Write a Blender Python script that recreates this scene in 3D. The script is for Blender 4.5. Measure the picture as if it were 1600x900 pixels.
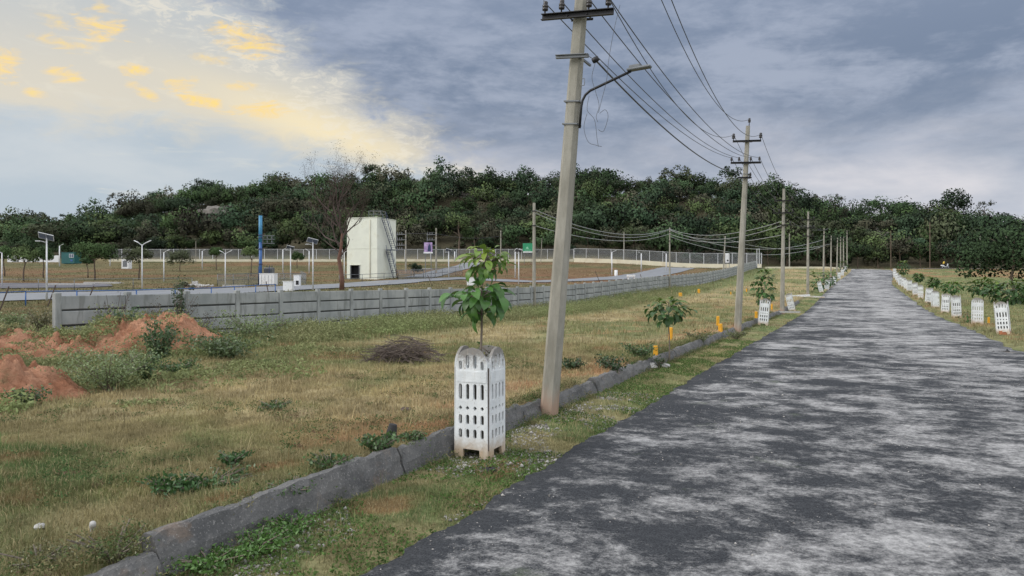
import bpy, math, random
import numpy as np
from mathutils import Vector, Matrix, Euler
from mathutils.geometry import tessellate_polygon

SC = bpy.context.scene
for _o in list(bpy.data.objects): bpy.data.objects.remove(_o)
COL = SC.collection
R = math.radians
F = 1155.6
TH = math.atan(540/F)
SI, CO = math.sin(TH), math.cos(TH)

# ------------------------------------------------------------ camera
cam_d = bpy.data.cameras.new('camera'); cam = bpy.data.objects.new('camera', cam_d); COL.objects.link(cam)
cam.location = (0, 0, 2.0); cam.rotation_euler = (R(90), 0, 0)
cam_d.lens = 26.0; cam_d.sensor_width = 36.0; cam_d.shift_y = -10/1600.0
cam_d.clip_start = 0.1; cam_d.clip_end = 3000
SC.camera = cam

# ------------------------------------------------------------ view
SC.view_settings.view_transform = 'Standard'; SC.view_settings.look = 'None'
SC.view_settings.gamma = 1.0; SC.view_settings.use_curve_mapping = False
SC.view_settings.exposure = 0.12

SUN_EL, SUN_AZ = 32.0, -98.0      # azimuth from +Y, negative = left of the camera
SUN_STRENGTH = 1.6
OVERHEAD = 2.5                     # gain added to the unseen sky overhead and behind, to light the ground

def lin(r, g, b):
    f = lambda c: (c/255/12.92) if c/255 <= .04045 else ((c/255+.055)/1.055)**2.4
    return (f(r), f(g), f(b))

# ------------------------------------------------------------ node helper
class NT:
    def __init__(s, tree): s.t = tree; s.n = tree.nodes; s.l = tree.links
    def new(s, typ, **kw):
        n = s.n.new(typ)
        for k, v in kw.items(): setattr(n, k, v)
        return n
    def put(s, sock, v):
        if isinstance(v, bpy.types.NodeSocket): s.l.new(v, sock)
        elif isinstance(v, (tuple, list)):
            sock.default_value = tuple(v) + ((1.0,) if len(v) == 3 and len(sock.default_value) == 4 else ())
        else: sock.default_value = v
    def m(s, op, a, b=None, c=None, clamp=False):
        n = s.new('ShaderNodeMath', operation=op, use_clamp=clamp)
        s.put(n.inputs[0], a)
        if b is not None: s.put(n.inputs[1], b)
        if c is not None: s.put(n.inputs[2], c)
        return n.outputs[0]
    def add(s, a, b): return s.m('ADD', a, b)
    def sub(s, a, b): return s.m('SUBTRACT', a, b)
    def mul(s, a, b): return s.m('MULTIPLY', a, b)
    def ss(s, v, a, b):                       # smoothstep a..b
        n = s.new('ShaderNodeMapRange', interpolation_type='SMOOTHSTEP')
        s.put(n.inputs['Value'], v); n.inputs['From Min'].default_value = a; n.inputs['From Max'].default_value = b
        return n.outputs[0]
    def mr(s, v, a, b, c, d):
        n = s.new('ShaderNodeMapRange')
        s.put(n.inputs['Value'], v)
        for k, x in zip(('From Min', 'From Max', 'To Min', 'To Max'), (a, b, c, d)): s.put(n.inputs[k], x)
        return n.outputs[0]
    def mix(s, f, a, b, bt='MIX'):
        n = s.new('ShaderNodeMix', data_type='RGBA', blend_type=bt)
        s.put(n.inputs[0], f); s.put(n.inputs[6], a); s.put(n.inputs[7], b)
        return n.outputs[2]
    def noise(s, vec, scale, detail=4, rough=.55, dist=0.0):
        n = s.new('ShaderNodeTexNoise')
        if vec is not None: s.put(n.inputs['Vector'], vec)
        n.inputs['Scale'].default_value = scale; n.inputs['Detail'].default_value = detail
        n.inputs['Roughness'].default_value = rough; n.inputs['Distortion'].default_value = dist
        return n.outputs['Fac']
    def xyz(s, a, b, c=0.0):
        n = s.new('ShaderNodeCombineXYZ'); s.put(n.inputs[0], a); s.put(n.inputs[1], b); s.put(n.inputs[2], c)
        return n.outputs[0]
    def scalev(s, v, sx, sy, sz):
        n = s.new('ShaderNodeMapping'); s.put(n.inputs['Vector'], v); n.inputs['Scale'].default_value = (sx, sy, sz)
        return n.outputs[0]

# ------------------------------------------------------------ world: Nishita daylight behind evening clouds
def build_world():
    w = bpy.data.worlds.new('World'); SC.world = w; w.use_nodes = True
    t = NT(w.node_tree); t.n.clear()
    out = t.new('ShaderNodeOutputWorld'); bg = t.new('ShaderNodeBackground')
    t.l.new(bg.outputs[0], out.inputs[0]); bg.inputs['Strength'].default_value = 0.1
    sky = t.new('ShaderNodeTexSky', sky_type='NISHITA', sun_disc=False)
    sky.sun_elevation = R(SUN_EL); sky.sun_rotation = R(SUN_AZ); sky.air_density = 1.2; sky.dust_density = 2.5
    tc = t.new('ShaderNodeTexCoord'); sp = t.new('ShaderNodeSeparateXYZ'); t.l.new(tc.outputs['Generated'], sp.inputs[0])
    X, Y, Z = sp.outputs
    D = 57.29578
    U = t.mul(t.m('ARCTAN2', X, Y), D); V = t.mul(t.m('ARCSINE', Z), D)
    def ang(px, py):
        return (math.degrees(math.atan((px-800)/F)), math.degrees(math.atan((440-py)/math.hypot(F, px-800))))
    P = t.xyz(t.mul(U, .05), t.mul(V, .13))
    nbig = t.noise(P, 1.6, 6, .55, .3)
    nmid = t.noise(t.xyz(t.mul(U, .06), t.mul(V, .14), 3.3), 4.2, 8, .62, .5)
    nfin = t.noise(t.xyz(t.mul(U, .08), t.mul(V, .2), 7.1), 11, 8, .65, .8)
    # clear evening part, left
    top = lin(188, 194, 198); warm = lin(214, 208, 194); low = lin(186, 198, 208)
    c = t.mix(t.ss(V, 3, 9), low, warm)
    c = t.mix(t.ss(V, 10, 21), c, top)
    # wispy variations
    c = t.mix(t.mul(t.ss(nmid, .5, .75), .45), c, lin(240, 232, 212))
    # pale yellow glow belt
    def blob(px, py, rx, ry, rot=0.0):
        u0, v0 = ang(px, py); k = 20.2*(1+((px-800)/F)**2)
        a = t.sub(U, u0); b = t.sub(V, v0)
        if rot:
            cr, sr = math.cos(R(rot)), math.sin(R(rot))
            a, b = t.add(t.mul(a, cr), t.mul(b, sr)), t.sub(t.mul(b, cr), t.mul(a, sr))
        a = t.mul(a, k/rx); b = t.mul(b, 20.2/ry)
        return t.add(t.mul(a, a), t.mul(b, b))
    gl = t.m('EXPONENT', t.mul(blob(500, 203, 190, 32, -17), -1.0))
    c = t.mix(t.mul(gl, .8), c, lin(248, 230, 188))
    gl2 = t.m('EXPONENT', t.mul(blob(120, 130, 260, 70, 0), -1.0))
    c = t.mix(t.mul(gl2, .30), c, lin(230, 218, 194))
    # pale blue cloud low on the left, upper edge running down to the right
    a0 = ang(0, 205); a1 = ang(300, 190); a2 = ang(660, 262)
    sl = (a2[1]-a1[1])/(a2[0]-a1[0])
    line = t.add(t.mul(t.sub(U, a1[0]), sl), a1[1])
    lline = t.m('MINIMUM', line, a1[1]-.3)
    dl = t.add(t.sub(lline, V), t.mul(t.sub(nmid, .5), 5.5))
    lowmask = t.ss(dl, -1.2, 1.6)
    lowcol = t.mix(t.ss(nbig, .35, .7), lin(176, 190, 203), lin(196, 204, 211))
    c = t.mix(t.mul(lowmask, .92), c, lowcol)
    st = t.ss(t.noise(t.xyz(t.mul(U, .05), t.mul(V, .35), 9.0), 2.2, 7, .6, .4), .56, .72)
    c = t.mix(t.mul(t.mul(st, t.ss(V, 1, 5)), .5), c, lin(222, 220, 210))
    # grey blue cloud sheet over the right two thirds
    b0 = ang(330, 0); b1 = ang(660, 240)
    sl2 = (b1[1]-b0[1])/(b1[0]-b0[0])
    n2 = math.hypot(1, sl2)
    dd = t.mul(t.sub(V, t.add(t.mul(t.sub(U, b0[0]), sl2), b0[1])), 1/n2)
    lo = t.sub(V, t.add(t.mul(t.sub(U, b1[0]), -.02), b1[1]-1.5))
    dd2 = t.m('SMOOTH_MIN', dd, t.add(lo, 2.0), 3.0)
    dd3 = t.add(dd2, t.mul(t.sub(nmid, .5), 9.5))
    dd3 = t.add(dd3, t.mul(t.sub(nfin, .5), 4.0))
    dark = t.ss(dd3, -1.6, 3.4)
    nst2 = t.noise(t.xyz(t.mul(U, .045), t.add(t.mul(V, .20), t.mul(U, .01)), 2.0), 3.0, 7, .62, .3)
    band = t.add(t.add(nbig, t.mul(t.sub(nmid, .5), .3)), t.add(t.mul(t.sub(nst2, .5), .5), t.mul(t.sub(nfin, .5), .16)))
    dcol = t.mix(t.ss(band, .36, .68), lin(117, 131, 154), lin(160, 169, 187))
    dcol = t.mix(t.mul(t.ss(V, 14, 21), .35), dcol, lin(150, 162, 184))
    horiz = t.mix(t.ss(nbig, .3, .7), lin(180, 187, 201), lin(220, 217, 221))
    hm = t.sub(1.0, t.ss(t.add(V, t.add(t.mul(t.sub(nmid, .5), 4.0), t.mul(t.sub(nst2, .5), 7.0))), 4.0, 13.5))
    rightc = t.mix(hm, dcol, horiz)
    rightm = t.ss(t.add(U, t.mul(t.sub(nbig, .5), 14)), -12, 6)     # right of the photo's middle all is cloud
    c = t.mix(rightm, c, rightc)
    c = t.mix(dark, c, rightc)
    # pale frayed rim of the sheet
    rim = t.mul(t.mul(t.ss(dd3, -4.5, -1.0), t.sub(1.0, t.ss(dd3, -.5, 2.5))), t.mul(t.ss(nfin, .45, .62), t.ss(V, 5, 9)))
    rim = t.mul(rim, t.sub(1.0, t.ss(U, -4, 2)))
    c = t.mix(t.mul(rim, .6), c, lin(236, 228, 210))
    # small gold clouds
    gold = [(155, 42, 40, 17, 4, 1), (385, 64, 48, 20, -8, 1), (8, 102, 24, 20, 0, 1), (98, 116, 30, 9, 0, .9), (208, 110, 22, 8, 0, .9),
            (285, 132, 26, 9, 6, .8), (325, 160, 50, 9, -12, 1), (375, 134, 24, 6, 0, .8), (420, 172, 50, 11, 4, 1), (105, 68, 48, 8, -4, .6),
            (55, 145, 18, 5, 0, .7), (222, 143, 24, 7, -24, .7), (330, 92, 34, 7, 0, .5), (80, 30, 34, 8, -14, .5), (155, 10, 14, 7, -40, .5)]
    nstr = t.noise(t.xyz(t.mul(U, .13), t.add(t.mul(V, .42), t.mul(U, -.02)), 5.0), 3.4, 8, .68, .9)
    for i, (px, py, rx, ry, rot, k) in enumerate(gold):
        q = t.add(blob(px, py, rx*1.12, ry*1.15, rot), t.add(t.mul(t.sub(nstr, .5), 7.0), .25))
        core = t.mul(t.sub(1.0, t.ss(q, -.3, 1.6)), k)
        c = t.mix(t.mul(core, .75), c, lin(253, 218, 145))
        core2 = t.mul(t.sub(1.0, t.ss(q, -1.0, .4)), k)
        c = t.mix(t.mul(core2, .8), c, lin(255, 224, 110))
    # outside the frame: behind the camera and overhead, overcast brightened to light the ground
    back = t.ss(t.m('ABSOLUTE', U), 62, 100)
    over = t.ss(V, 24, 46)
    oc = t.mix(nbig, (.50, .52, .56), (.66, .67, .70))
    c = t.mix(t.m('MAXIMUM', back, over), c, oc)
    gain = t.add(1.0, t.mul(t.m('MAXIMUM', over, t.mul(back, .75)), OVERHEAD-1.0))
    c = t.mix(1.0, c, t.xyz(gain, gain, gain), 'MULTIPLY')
    c10 = t.mix(1.0, c, (10, 10, 10), 'MULTIPLY')
    fin = t.mix(.93, sky.outputs[0], c10)
    t.l.new(fin, bg.inputs['Color'])
    for n in t.n:                                    # keep colours above one
        if n.bl_idname == 'ShaderNodeMix': n.clamp_result = False
build_world()
sun_d = bpy.data.lights.new('sun', 'SUN'); sun = bpy.data.objects.new('sun', sun_d); COL.objects.link(sun)
sun_d.energy = SUN_STRENGTH; sun_d.angle = R(28); sun_d.color = (1.0, .95, .87)
_d = Vector((math.sin(R(SUN_AZ))*math.cos(R(SUN_EL)), math.cos(R(SUN_AZ))*math.cos(R(SUN_EL)), math.sin(R(SUN_EL))))
sun.rotation_euler = _d.to_track_quat('Z', 'Y').to_euler()
SC.cycles.use_denoising = True
SC.cycles.max_bounces = 5; SC.cycles.transparent_max_bounces = 12

# ------------------------------------------------------------ ground form
def vnoise(x, y, seed=0):
    x = np.asarray(x, float); y = np.asarray(y, float)
    xi = np.floor(x).astype(np.int64); yi = np.floor(y).astype(np.int64); xf = x-xi; yf = y-yi
    def h(a, b):
        n = (a*374761393 + b*668265263 + seed*974711) & 0x7fffffff
        n = ((n ^ (n >> 13))*1274126177) & 0x7fffffff
        n = (n ^ (n >> 16)) & 0xffff
        return n/65535.0
    u = xf*xf*(3-2*xf); v = yf*yf*(3-2*yf)
    return (h(xi, yi)*(1-u)+h(xi+1, yi)*u)*(1-v) + (h(xi, yi+1)*(1-u)+h(xi+1, yi+1)*u)*v
def fbm(x, y, seed=0, o=4):
    r = 0; a = .5; k = 1.0; tot = 0
    for i in range(o): r = r + a*vnoise(np.asarray(x)*k+i*17.3, np.asarray(y)*k-i*9.1, seed+i); tot += a; a *= .5; k *= 2.03
    return r/tot
def sstep(a, b, v):
    q = np.clip((np.asarray(v, float)-a)/(b-a), 0, 1); return q*q*(3-2*q)
GYL = ([-400, 46, 52, 60, 70, 84, 100, 120, 136, 153, 180, 190, 3000], [0, 0, .08, .3, .65, 1.05, 1.5, 2.4, 3.3, 4.6, 7.0, 7.4, 7.6])
GYR = ([-400, 46, 52, 60, 70, 84, 100, 120, 136, 153, 160, 190, 3000], [0, 0, .08, .3, .65, 1.05, 1.5, 2.5, 3.5, 4.6, 4.75, 4.9, 5])
CP = ([-900, -200, 0, 60, 120, 180, 240, 300, 400, 500, 560, 720, 900, 1000, 1050, 1140, 1200, 1240, 1300, 1400, 1450, 1490, 1530, 1600, 1800, 2400],
      [388, 381, 376, 373, 368, 354, 338, 322, 317, 311, 307, 306, 306, 310, 311, 311, 320, 330, 348, 360, 366, 362, 366, 372, 376, 384])
def zground(X, Y):
    X = np.asarray(X, float); Y = np.asarray(Y, float)
    gl = np.interp(Y, *GYL); gr = np.interp(Y, *GYR)
    b = sstep(22, 48, X); g = gl*(1-b)+gr*b
    s = X*SI+Y*CO; t = X*CO-Y*SI
    far = np.clip((60-Y)/30, 0, 1)
    g = g + (.13-.05*sstep(3.6, 3.4, s)+.085*sstep(-5.4, -4.5, t)*(s < 62)*sstep(3.4, 3.6, s))*(1-sstep(-4.44, -4.39, t))*(Y < 170)                     # field a little above the verge
    g = g + .05*(fbm(X*.5, Y*.5, 5)-.5)*np.where((t < -4.5) | (t > 5.2), 2.0, 0.5)
    nr = np.clip((30-np.hypot(X, Y))/20, 0, 1)*((t < -4.5) | ((t > -4.3) & (t < -3.2)) | (t > 4.3))
    g = g + nr*(.05*(fbm(X*1.7, Y*1.7, 41)-.5)+.03*(fbm(X*6, Y*6, 42)-.5))
    g = g - .035*sstep(-3.6, -3.1, t)*(1-sstep(4.2, 4.9, t))*(s < 100)
    g = g - .06*sstep(-3.06, -2.9, t)*(1-sstep(4.0, 4.25, t-1.9*sstep(105, 165, s)))*(s < 168)
    # wooded hill
    px = 800+F*X/np.maximum(Y, 60)
    yc = np.interp(px, *CP)
    zc = 2+(440-yc)*292/F
    k = np.clip((Y-186)/(292-186), 0, 1); k = k**.9*(1-.12*np.sin(k*math.pi*2))
    hill = g + (zc-g)*k + (fbm(X*.035, Y*.035, 9)-.5)*7*np.clip((Y-190)/40, 0, 1)*(Y < 285)
    hill = np.where(Y > 292, zc-(Y-292)*.03, hill)
    g = np.where(Y > 186, hill, g)
    return g
def zg(x, y): return float(zground(x, y))
def st(s, t): return (s*SI+t*CO, s*CO-t*SI)
def gp(px, py):                                   # ground point seen at a pixel of the photograph
    lo, hi = 2.5, 184.0
    for _ in range(50):
        Y = (lo+hi)/2; X = (px-800)/F*Y
        y = 440-F*(zg(X, Y)-2)/Y
        if y > py: lo = Y
        else: hi = Y
    Y = (lo+hi)/2; X = (px-800)/F*Y
    return Vector((X, Y, zg(X, Y)))
def gx(px, Y):
    X = (px-800)/F*Y; return Vector((X, Y, zg(X, Y)))

# ------------------------------------------------------------ ground colour (albedo only)
def gcol(X, Y):
    X = np.asarray(X, float); Y = np.asarray(Y, float)
    s = X*SI+Y*CO; t = X*CO-Y*SI
    n1 = fbm(X*.22, Y*.22, 21); n2 = fbm(X*.9, Y*.9, 22); n3 = fbm(X*3.1, Y*3.1, 23, 3)
    dry = np.array([.345, .280, .150]); dry2 = np.array([.262, .215, .118]); green = np.array([.118, .148, .060]); soil = np.array([.34, .165, .10])
    brown = np.array([.20, .145, .085])
    a = np.clip((n2-.35)*2.4, 0, 1)[..., None]
    c = dry*a+dry2*(1-a)
    gm = sstep(.42, .62, n1+.35*(n2-.5))*.75
    gm = np.maximum(gm, sstep(-12.5, -15.5, t)*sstep(-20.5, -19, t)*.85)            # tall grass along the wall
    gm = np.maximum(gm, sstep(-6.5, -8.5, X)*sstep(11, 12.5, Y)*sstep(17, 14, Y)*.6)
    gm = np.maximum(gm, sstep(8.5, 5.0, s)*(t < -4.4)*(.25+.9*sstep(.4, .6, n2)))
    gm = np.where((t > -4.4) & (t < -2.8), .35+.65*sstep(.38, .55, n2+.15*(n1-.5))*(1-.45*sstep(9, 14, s)*sstep(32, 26, s)), gm)
    gm = np.where(t > 4, .55+.4*sstep(.4, .6, n2), gm)
    gm = np.where((t < -19.6) & (Y > 20) & (Y < 186), .3+.4*sstep(.42, .6, n1), gm)
    c = c*(1-gm[..., None])+green*gm[..., None]
    # red soil
    sm = sstep(-6.8, -5.0, t)*(t < -4.4)*sstep(.50, .60, n2)*(s < 70)
    sm = np.maximum(sm, .8*sstep(.60, .68, n2*.6+n1*.4)*(t < -4.5)*(Y < 60))
    sm = np.maximum(sm, .8*sstep(.55, .63, n2)*((t > -4.4) & (t < -3.3)) * (s < 9))
    sm = np.maximum(sm, .75*sstep(4.3, 4.6, t)*sstep(6.6, 5.6, t)*sstep(.5, .6, n2))
    px = 800+F*X/np.maximum(Y, 20)
    sm = np.maximum(sm, sstep(720, 800, px)*sstep(1110, 1060, px)*sstep(100, 106, Y)*sstep(146, 130, Y)*sstep(.36, .55, n1+.3*(n2-.5)))
    sm = np.maximum(sm, .7*((t < -19.6) & (Y > 88) & (Y < 175))*sstep(.47, .58, fbm(X*.04, Y*.14, 31)+.25*(n2-.5)))
    sm = np.maximum(sm, .8*((t > 6) & (Y > 120) & (Y < 186))*sstep(.42, .55, n1))
    sm = sm*np.where(Y < 60, .72, .85)*(1-.5*n3)
    c = c*(1-sm[..., None])+soil*sm[..., None]
    # churned pale soil behind the far wall, hill floor
    bk = ((t < -19.6) & (Y > 20) & (Y < 186))[..., None]; c = np.where(bk, c*np.array([.56, .53, .53]), c)
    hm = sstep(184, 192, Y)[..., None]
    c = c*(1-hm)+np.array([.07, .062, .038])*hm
    c = c*(.70+.60*n3)[..., None]*(.86+.28*fbm(X*1.6, Y*1.6, 24, 3))[..., None]
    return np.clip(c, .01, .9)

# ------------------------------------------------------------ mesh helpers
def np_mesh(name, verts, polys, attr=None, smooth=False, nrm=None):
    """polys: list of integer arrays (n,3) or (n,4); attr: per-vertex colour (n,3)"""
    me = bpy.data.meshes.new(name)
    verts = np.asarray(verts, np.float32); nv = len(verts)
    me.vertices.add(nv); me.vertices.foreach_set('co', verts.ravel())
    loops = np.concatenate([p.ravel() for p in polys]).astype(np.int32)
    tot = np.concatenate([np.full(len(p), p.shape[1], np.int32) for p in polys])
    start = np.concatenate([[0], np.cumsum(tot)[:-1]]).astype(np.int32)
    me.loops.add(len(loops)); me.loops.foreach_set('vertex_index', loops)
    me.polygons.add(len(tot)); me.polygons.foreach_set('loop_start', start); me.polygons.foreach_set('loop_total', tot)
    if smooth: me.polygons.foreach_set('use_smooth', np.ones(len(tot), bool))
    me.update(calc_edges=True)
    if attr is not None:
        ca = me.color_attributes.new('tint', 'FLOAT_COLOR', 'POINT')
        a4 = np.ones((nv, 4), np.float32); a4[:, :3] = attr
        ca.data.foreach_set('color', a4.ravel())
    if nrm is not None:
        na = me.attributes.new('crown_normal', 'FLOAT_VECTOR', 'POINT'); na.data.foreach_set('vector', np.asarray(nrm, np.float32).ravel())
    return me
def link(name, me, mat=None, parent=None, loc=None):
    o = bpy.data.objects.new(name, me); COL.objects.link(o)
    if mat is not None and me is not None:
        me.materials.clear(); me.materials.append(mat)
    if parent is not None: o.parent = parent
    if loc is not None: o.location = loc
    return o
def tag(o, label=None, cat=None, group=None, kind=None):
    if label: o['label'] = label
    if cat: o['category'] = cat
    if group: o['group'] = group
    if kind: o['kind'] = kind
    return o
def empty(name, label, cat, loc=(0, 0, 0), rz=0.0, group=None, rot=None):
    o = bpy.data.objects.new(name, None); COL.objects.link(o); o.empty_display_size = .2
    o.location = loc; o.rotation_euler = rot if rot else (0, 0, rz)
    return tag(o, label, cat, group)
KIDS = {}
def copy_tree(o, label=None, loc=None, rot=None, scale=None, group=None, parent=None):
    c = o.copy(); COL.objects.link(c)
    if parent is not None: c.parent = parent
    if label: c['label'] = label
    if group: c['group'] = group
    if loc is not None: c.location = loc
    if rot is not None: c.rotation_euler = rot
    if scale is not None: c.scale = scale
    for ch in [x for x in bpy.data.objects if x.parent == o]: copy_tree(ch, parent=c)
    return c

class MB:
    def __init__(s): s.v = []; s.f = []; s.sm = []
    def addv(s, vs, fs, smooth=False):
        n = len(s.v); s.v += [tuple(v) for v in vs]
        for f in fs: s.f.append([n+i for i in f]); s.sm.append(smooth)
        return s
    def box(s, c, d, rot=None, taper=1.0, bevel=0.0):
        x, y, z = d[0]/2, d[1]/2, d[2]/2
        vs = []
        if bevel:
            b = bevel
            ring = [(x-b, -y), (x, -y+b), (x, y-b), (x-b, y), (-x+b, y), (-x, y-b), (-x, -y+b), (-x+b, -y)]
            for zz, k, ins in ((-z, 1, b*.6), (-z+b, 1, 0), (z-b, taper, 0), (z, taper, b*.6)):
                for (a, c2) in ring: vs.append((a*k-math.copysign(ins, a), c2*k-math.copysign(ins, c2), zz))
            fs = [[r*8+i, r*8+(i+1) % 8, (r+1)*8+(i+1) % 8, (r+1)*8+i] for r in range(3) for i in range(8)]
            fs += [list(range(7, -1, -1)), list(range(24, 32))]
        else:
            for zz, k in ((-z, 1), (z, taper)):
                vs += [(-x*k, -y*k, zz), (x*k, -y*k, zz), (x*k, y*k, zz), (-x*k, y*k, zz)]
            fs = [[3, 2, 1, 0], [4, 5, 6, 7], [0, 1, 5, 4], [1, 2, 6, 5], [2, 3, 7, 6], [3, 0, 4, 7]]
        M = rot.to_matrix() if isinstance(rot, Euler) else rot
        vs = [Vector(v) for v in vs]
        if M is not None: vs = [M @ v for v in vs]
        c = Vector(c)
        return s.addv([v+c for v in vs], fs)
    def tube(s, pts, rad, n=8, caps=True, smooth=True):
        pts = [Vector(p) for p in pts]
        if not isinstance(rad, (list, tuple)): rad = [rad]*len(pts)
        vs = []; up = Vector((0, 0, 1)); prev = None
        for i, p in enumerate(pts):
            d = (pts[min(i+1, len(pts)-1)]-pts[max(i-1, 0)])
            d = d.normalized() if d.length > 1e-9 else Vector((0, 0, 1))
            if prev is None:
                a = d.cross(up)
                if a.length < .05: a = d.cross(Vector((1, 0, 0)))
            else: a = prev-d*prev.dot(d)
            a.normalize(); prev = a; b = d.cross(a)
            for k in range(n):
                q = 2*math.pi*k/n; vs.append(p+(a*math.cos(q)+b*math.sin(q))*rad[i])
        fs = [[i*n+k, i*n+(k+1) % n, (i+1)*n+(k+1) % n, (i+1)*n+k] for i in range(len(pts)-1) for k in range(n)]
        s.addv(vs, fs, smooth)
        if caps:
            m = len(s.v)-len(vs)
            s.f.append([m+k for k in range(n)][::-1]); s.sm.append(False)
            s.f.append([m+(len(pts)-1)*n+k for k in range(n)]); s.sm.append(False)
        return s
    def lathe(s, c, prof, n=12, M=None):
        vs = []
        for (r, z) in prof:
            for k in range(n):
                q = 2*math.pi*k/n; v = Vector((r*math.cos(q), r*math.sin(q), z))
                if M is not None: v = M @ v
                vs.append(v+Vector(c))
        fs = [[i*n+k, i*n+(k+1) % n, (i+1)*n+(k+1) % n, (i+1)*n+k] for i in range(len(prof)-1) for k in range(n)]
        return s.addv(vs, fs, True)
    def prism(s, outer, holes, depth, M):
        """outline in local xz, extruded along y by depth, M maps local to target"""
        loops = [outer]+holes
        pl = [[Vector((p[0], p[1], 0)) for p in l] for l in loops]
        tris = tessellate_polygon(pl)
        flat = [p for l in loops for p in l]
        vs = [M @ Vector((p[0], -depth/2, p[1])) for p in flat]+[M @ Vector((p[0], depth/2, p[1])) for p in flat]
        n = len(flat); fs = []
        for t3 in tris:
            fs.append([t3[0], t3[1], t3[2]]); fs.append([n+t3[2], n+t3[1], n+t3[0]])
        o = 0
        for l in loops:
            m = len(l)
            for i in range(m):
                j = (i+1) % m; fs.append([o+i, o+j, n+o+j, n+o+i])
            o += m
        return s.addv(vs, fs)
    def mesh(s, name):
        me = bpy.data.meshes.new(name); me.from_pydata(s.v, [], s.f)
        me.polygons.foreach_set('use_smooth', s.sm); me.update()
        return me
    def build(s, name, mat, parent=None, loc=None): return link(name, s.mesh(name), mat, parent, loc)
# ------------------------------------------------------------ materials
def base_mat(name):
    m = bpy.data.materials.new(name); m.use_nodes = True
    t = NT(m.node_tree); b = t.n['Principled BSDF']
    return m, t, b
def obj_vec(t):
    return t.new('ShaderNodeTexCoord').outputs['Object']
def pos_vec(t):
    return t.new('ShaderNodeNewGeometry').outputs['Position']
def bump(t, b, h, strength=.3, dist=.02):
    n = t.new('ShaderNodeBump'); n.inputs['Strength'].default_value = strength; n.inputs['Distance'].default_value = dist
    t.l.new(h, n.inputs['Height']); t.l.new(n.outputs[0], b.inputs['Normal'])
def mat_plain(name, col, rough=.6, metal=0.0, var=.25, scale=6.0, dirt=None, bmp=.15, spec=.5):
    m, t, b = base_mat(name); v = obj_vec(t)
    n1 = t.noise(v, scale, 5, .6); n2 = t.noise(v, scale*7, 3, .6)
    k = t.add(t.mr(n1, .3, .7, 1-var, 1+var*.6), t.mul(t.sub(n2, .5), var*.6))
    c = t.mix(1.0, col, t.xyz(k, k, k), 'MULTIPLY')
    if dirt is not None: c = t.mix(t.mul(t.ss(n1, .52, .68), .7), c, dirt)
    t.l.new(c, b.inputs['Base Color']); b.inputs['Roughness'].default_value = rough; b.inputs['Metallic'].default_value = metal
    b.inputs['Specular IOR Level'].default_value = spec
    if bmp: bump(t, b, n2, bmp, .01)
    return m
def mat_tint(name, rough=.75, hv=.25, scale=3.0, trans=0.0, spec=.25):
    """per-vertex albedo 'tint', varied by noise"""
    m, t, b = base_mat(name)
    a = t.new('ShaderNodeAttribute', attribute_name='tint').outputs['Color']
    n = t.noise(pos_vec(t), scale, 3, .6)
    k = t.mr(n, .3, .7, 1-hv, 1+hv)
    c = t.mix(1.0, a, t.xyz(k, k, k), 'MULTIPLY')
    t.l.new(c, b.inputs['Base Color']); b.inputs['Roughness'].default_value = rough
    b.inputs['Specular IOR Level'].default_value = spec
    if trans:
        tr = t.new('ShaderNodeBsdfTranslucent'); t.l.new(c, tr.inputs['Color'])
        mx = t.new('ShaderNodeMixShader'); mx.inputs[0].default_value = trans
        out = t.n['Material Output']
        t.l.new(b.outputs[0], mx.inputs[1]); t.l.new(tr.outputs[0], mx.inputs[2]); t.l.new(mx.outputs[0], out.inputs[0])
    return m
M = {}
M['foliage'] = mat_tint('foliage', .8, .25, .35, .15, .15)
def _soft(m):
    t = NT(m.node_tree); b = t.n['Principled BSDF']
    a = t.new('ShaderNodeAttribute', attribute_name='crown_normal').outputs['Vector']; g = t.new('ShaderNodeNewGeometry').outputs['Normal']
    mx = t.new('ShaderNodeMix', data_type='VECTOR'); mx.inputs[0].default_value = .72; t.l.new(g, mx.inputs[4]); t.l.new(a, mx.inputs[5])
    nn = t.new('ShaderNodeVectorMath', operation='NORMALIZE'); t.l.new(mx.outputs[1], nn.inputs[0])
    t.l.new(nn.outputs[0], b.inputs['Normal'])
    for n in t.n:
        if n.bl_idname == 'ShaderNodeBsdfTranslucent': t.l.new(nn.outputs[0], n.inputs['Normal'])
_soft(M['foliage'])
M['dry_leaf'] = mat_tint('dry_leaf', .8, .25, .35, .15, .15)
M['grass'] = mat_tint('grass_blades', .8, .2, 1.3, .25, .15)
M['leaf'] = mat_tint('broad_leaf', .42, .12, 9.0, .22, .45)
M['bark'] = mat_plain('bark', (.115, .085, .062), .9, 0, .4, 5, bmp=.5)
M['bark_red'] = mat_plain('red_brown_bark', (.14, .07, .048), .9, 0, .3, 3, dirt=(.13, .09, .07), bmp=.5)
M['bark_pale'] = mat_plain('pale_bark', (.17, .14, .11), .9, 0, .3, 3)
M['twig'] = mat_plain('dead_twigs', (.095, .07, .06), .95, 0, .35, 2)
M['black_metal'] = mat_plain('black_painted_steel', (.018, .018, .02), .5, .3, .3, 8)
M['galv'] = mat_plain('galvanised_steel', (.62, .63, .64), .5, .1, .15, 5, bmp=.05)
M['grey_metal'] = mat_plain('grey_steel', (.16, .17, .18), .5, .4, .2, 5)
M['porcelain'] = mat_plain('black_porcelain', (.03, .026, .026), .25, 0, .2, 8, bmp=0)
M['wire'] = mat_plain('wire', (.075, .078, .085), .5, .2, .1, 2, bmp=0)
M['alu_wire'] = mat_plain('aluminium_wire', (.42, .43, .43), .45, .5, .1, 2, bmp=0)
M['blue_paint'] = mat_plain('blue_paint', (.035, .11, .30), .5, 0, .25, 4)
M['teal_paint'] = mat_plain('sky_blue_paint', (.045, .22, .38), .5, 0, .25, 3)
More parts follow.
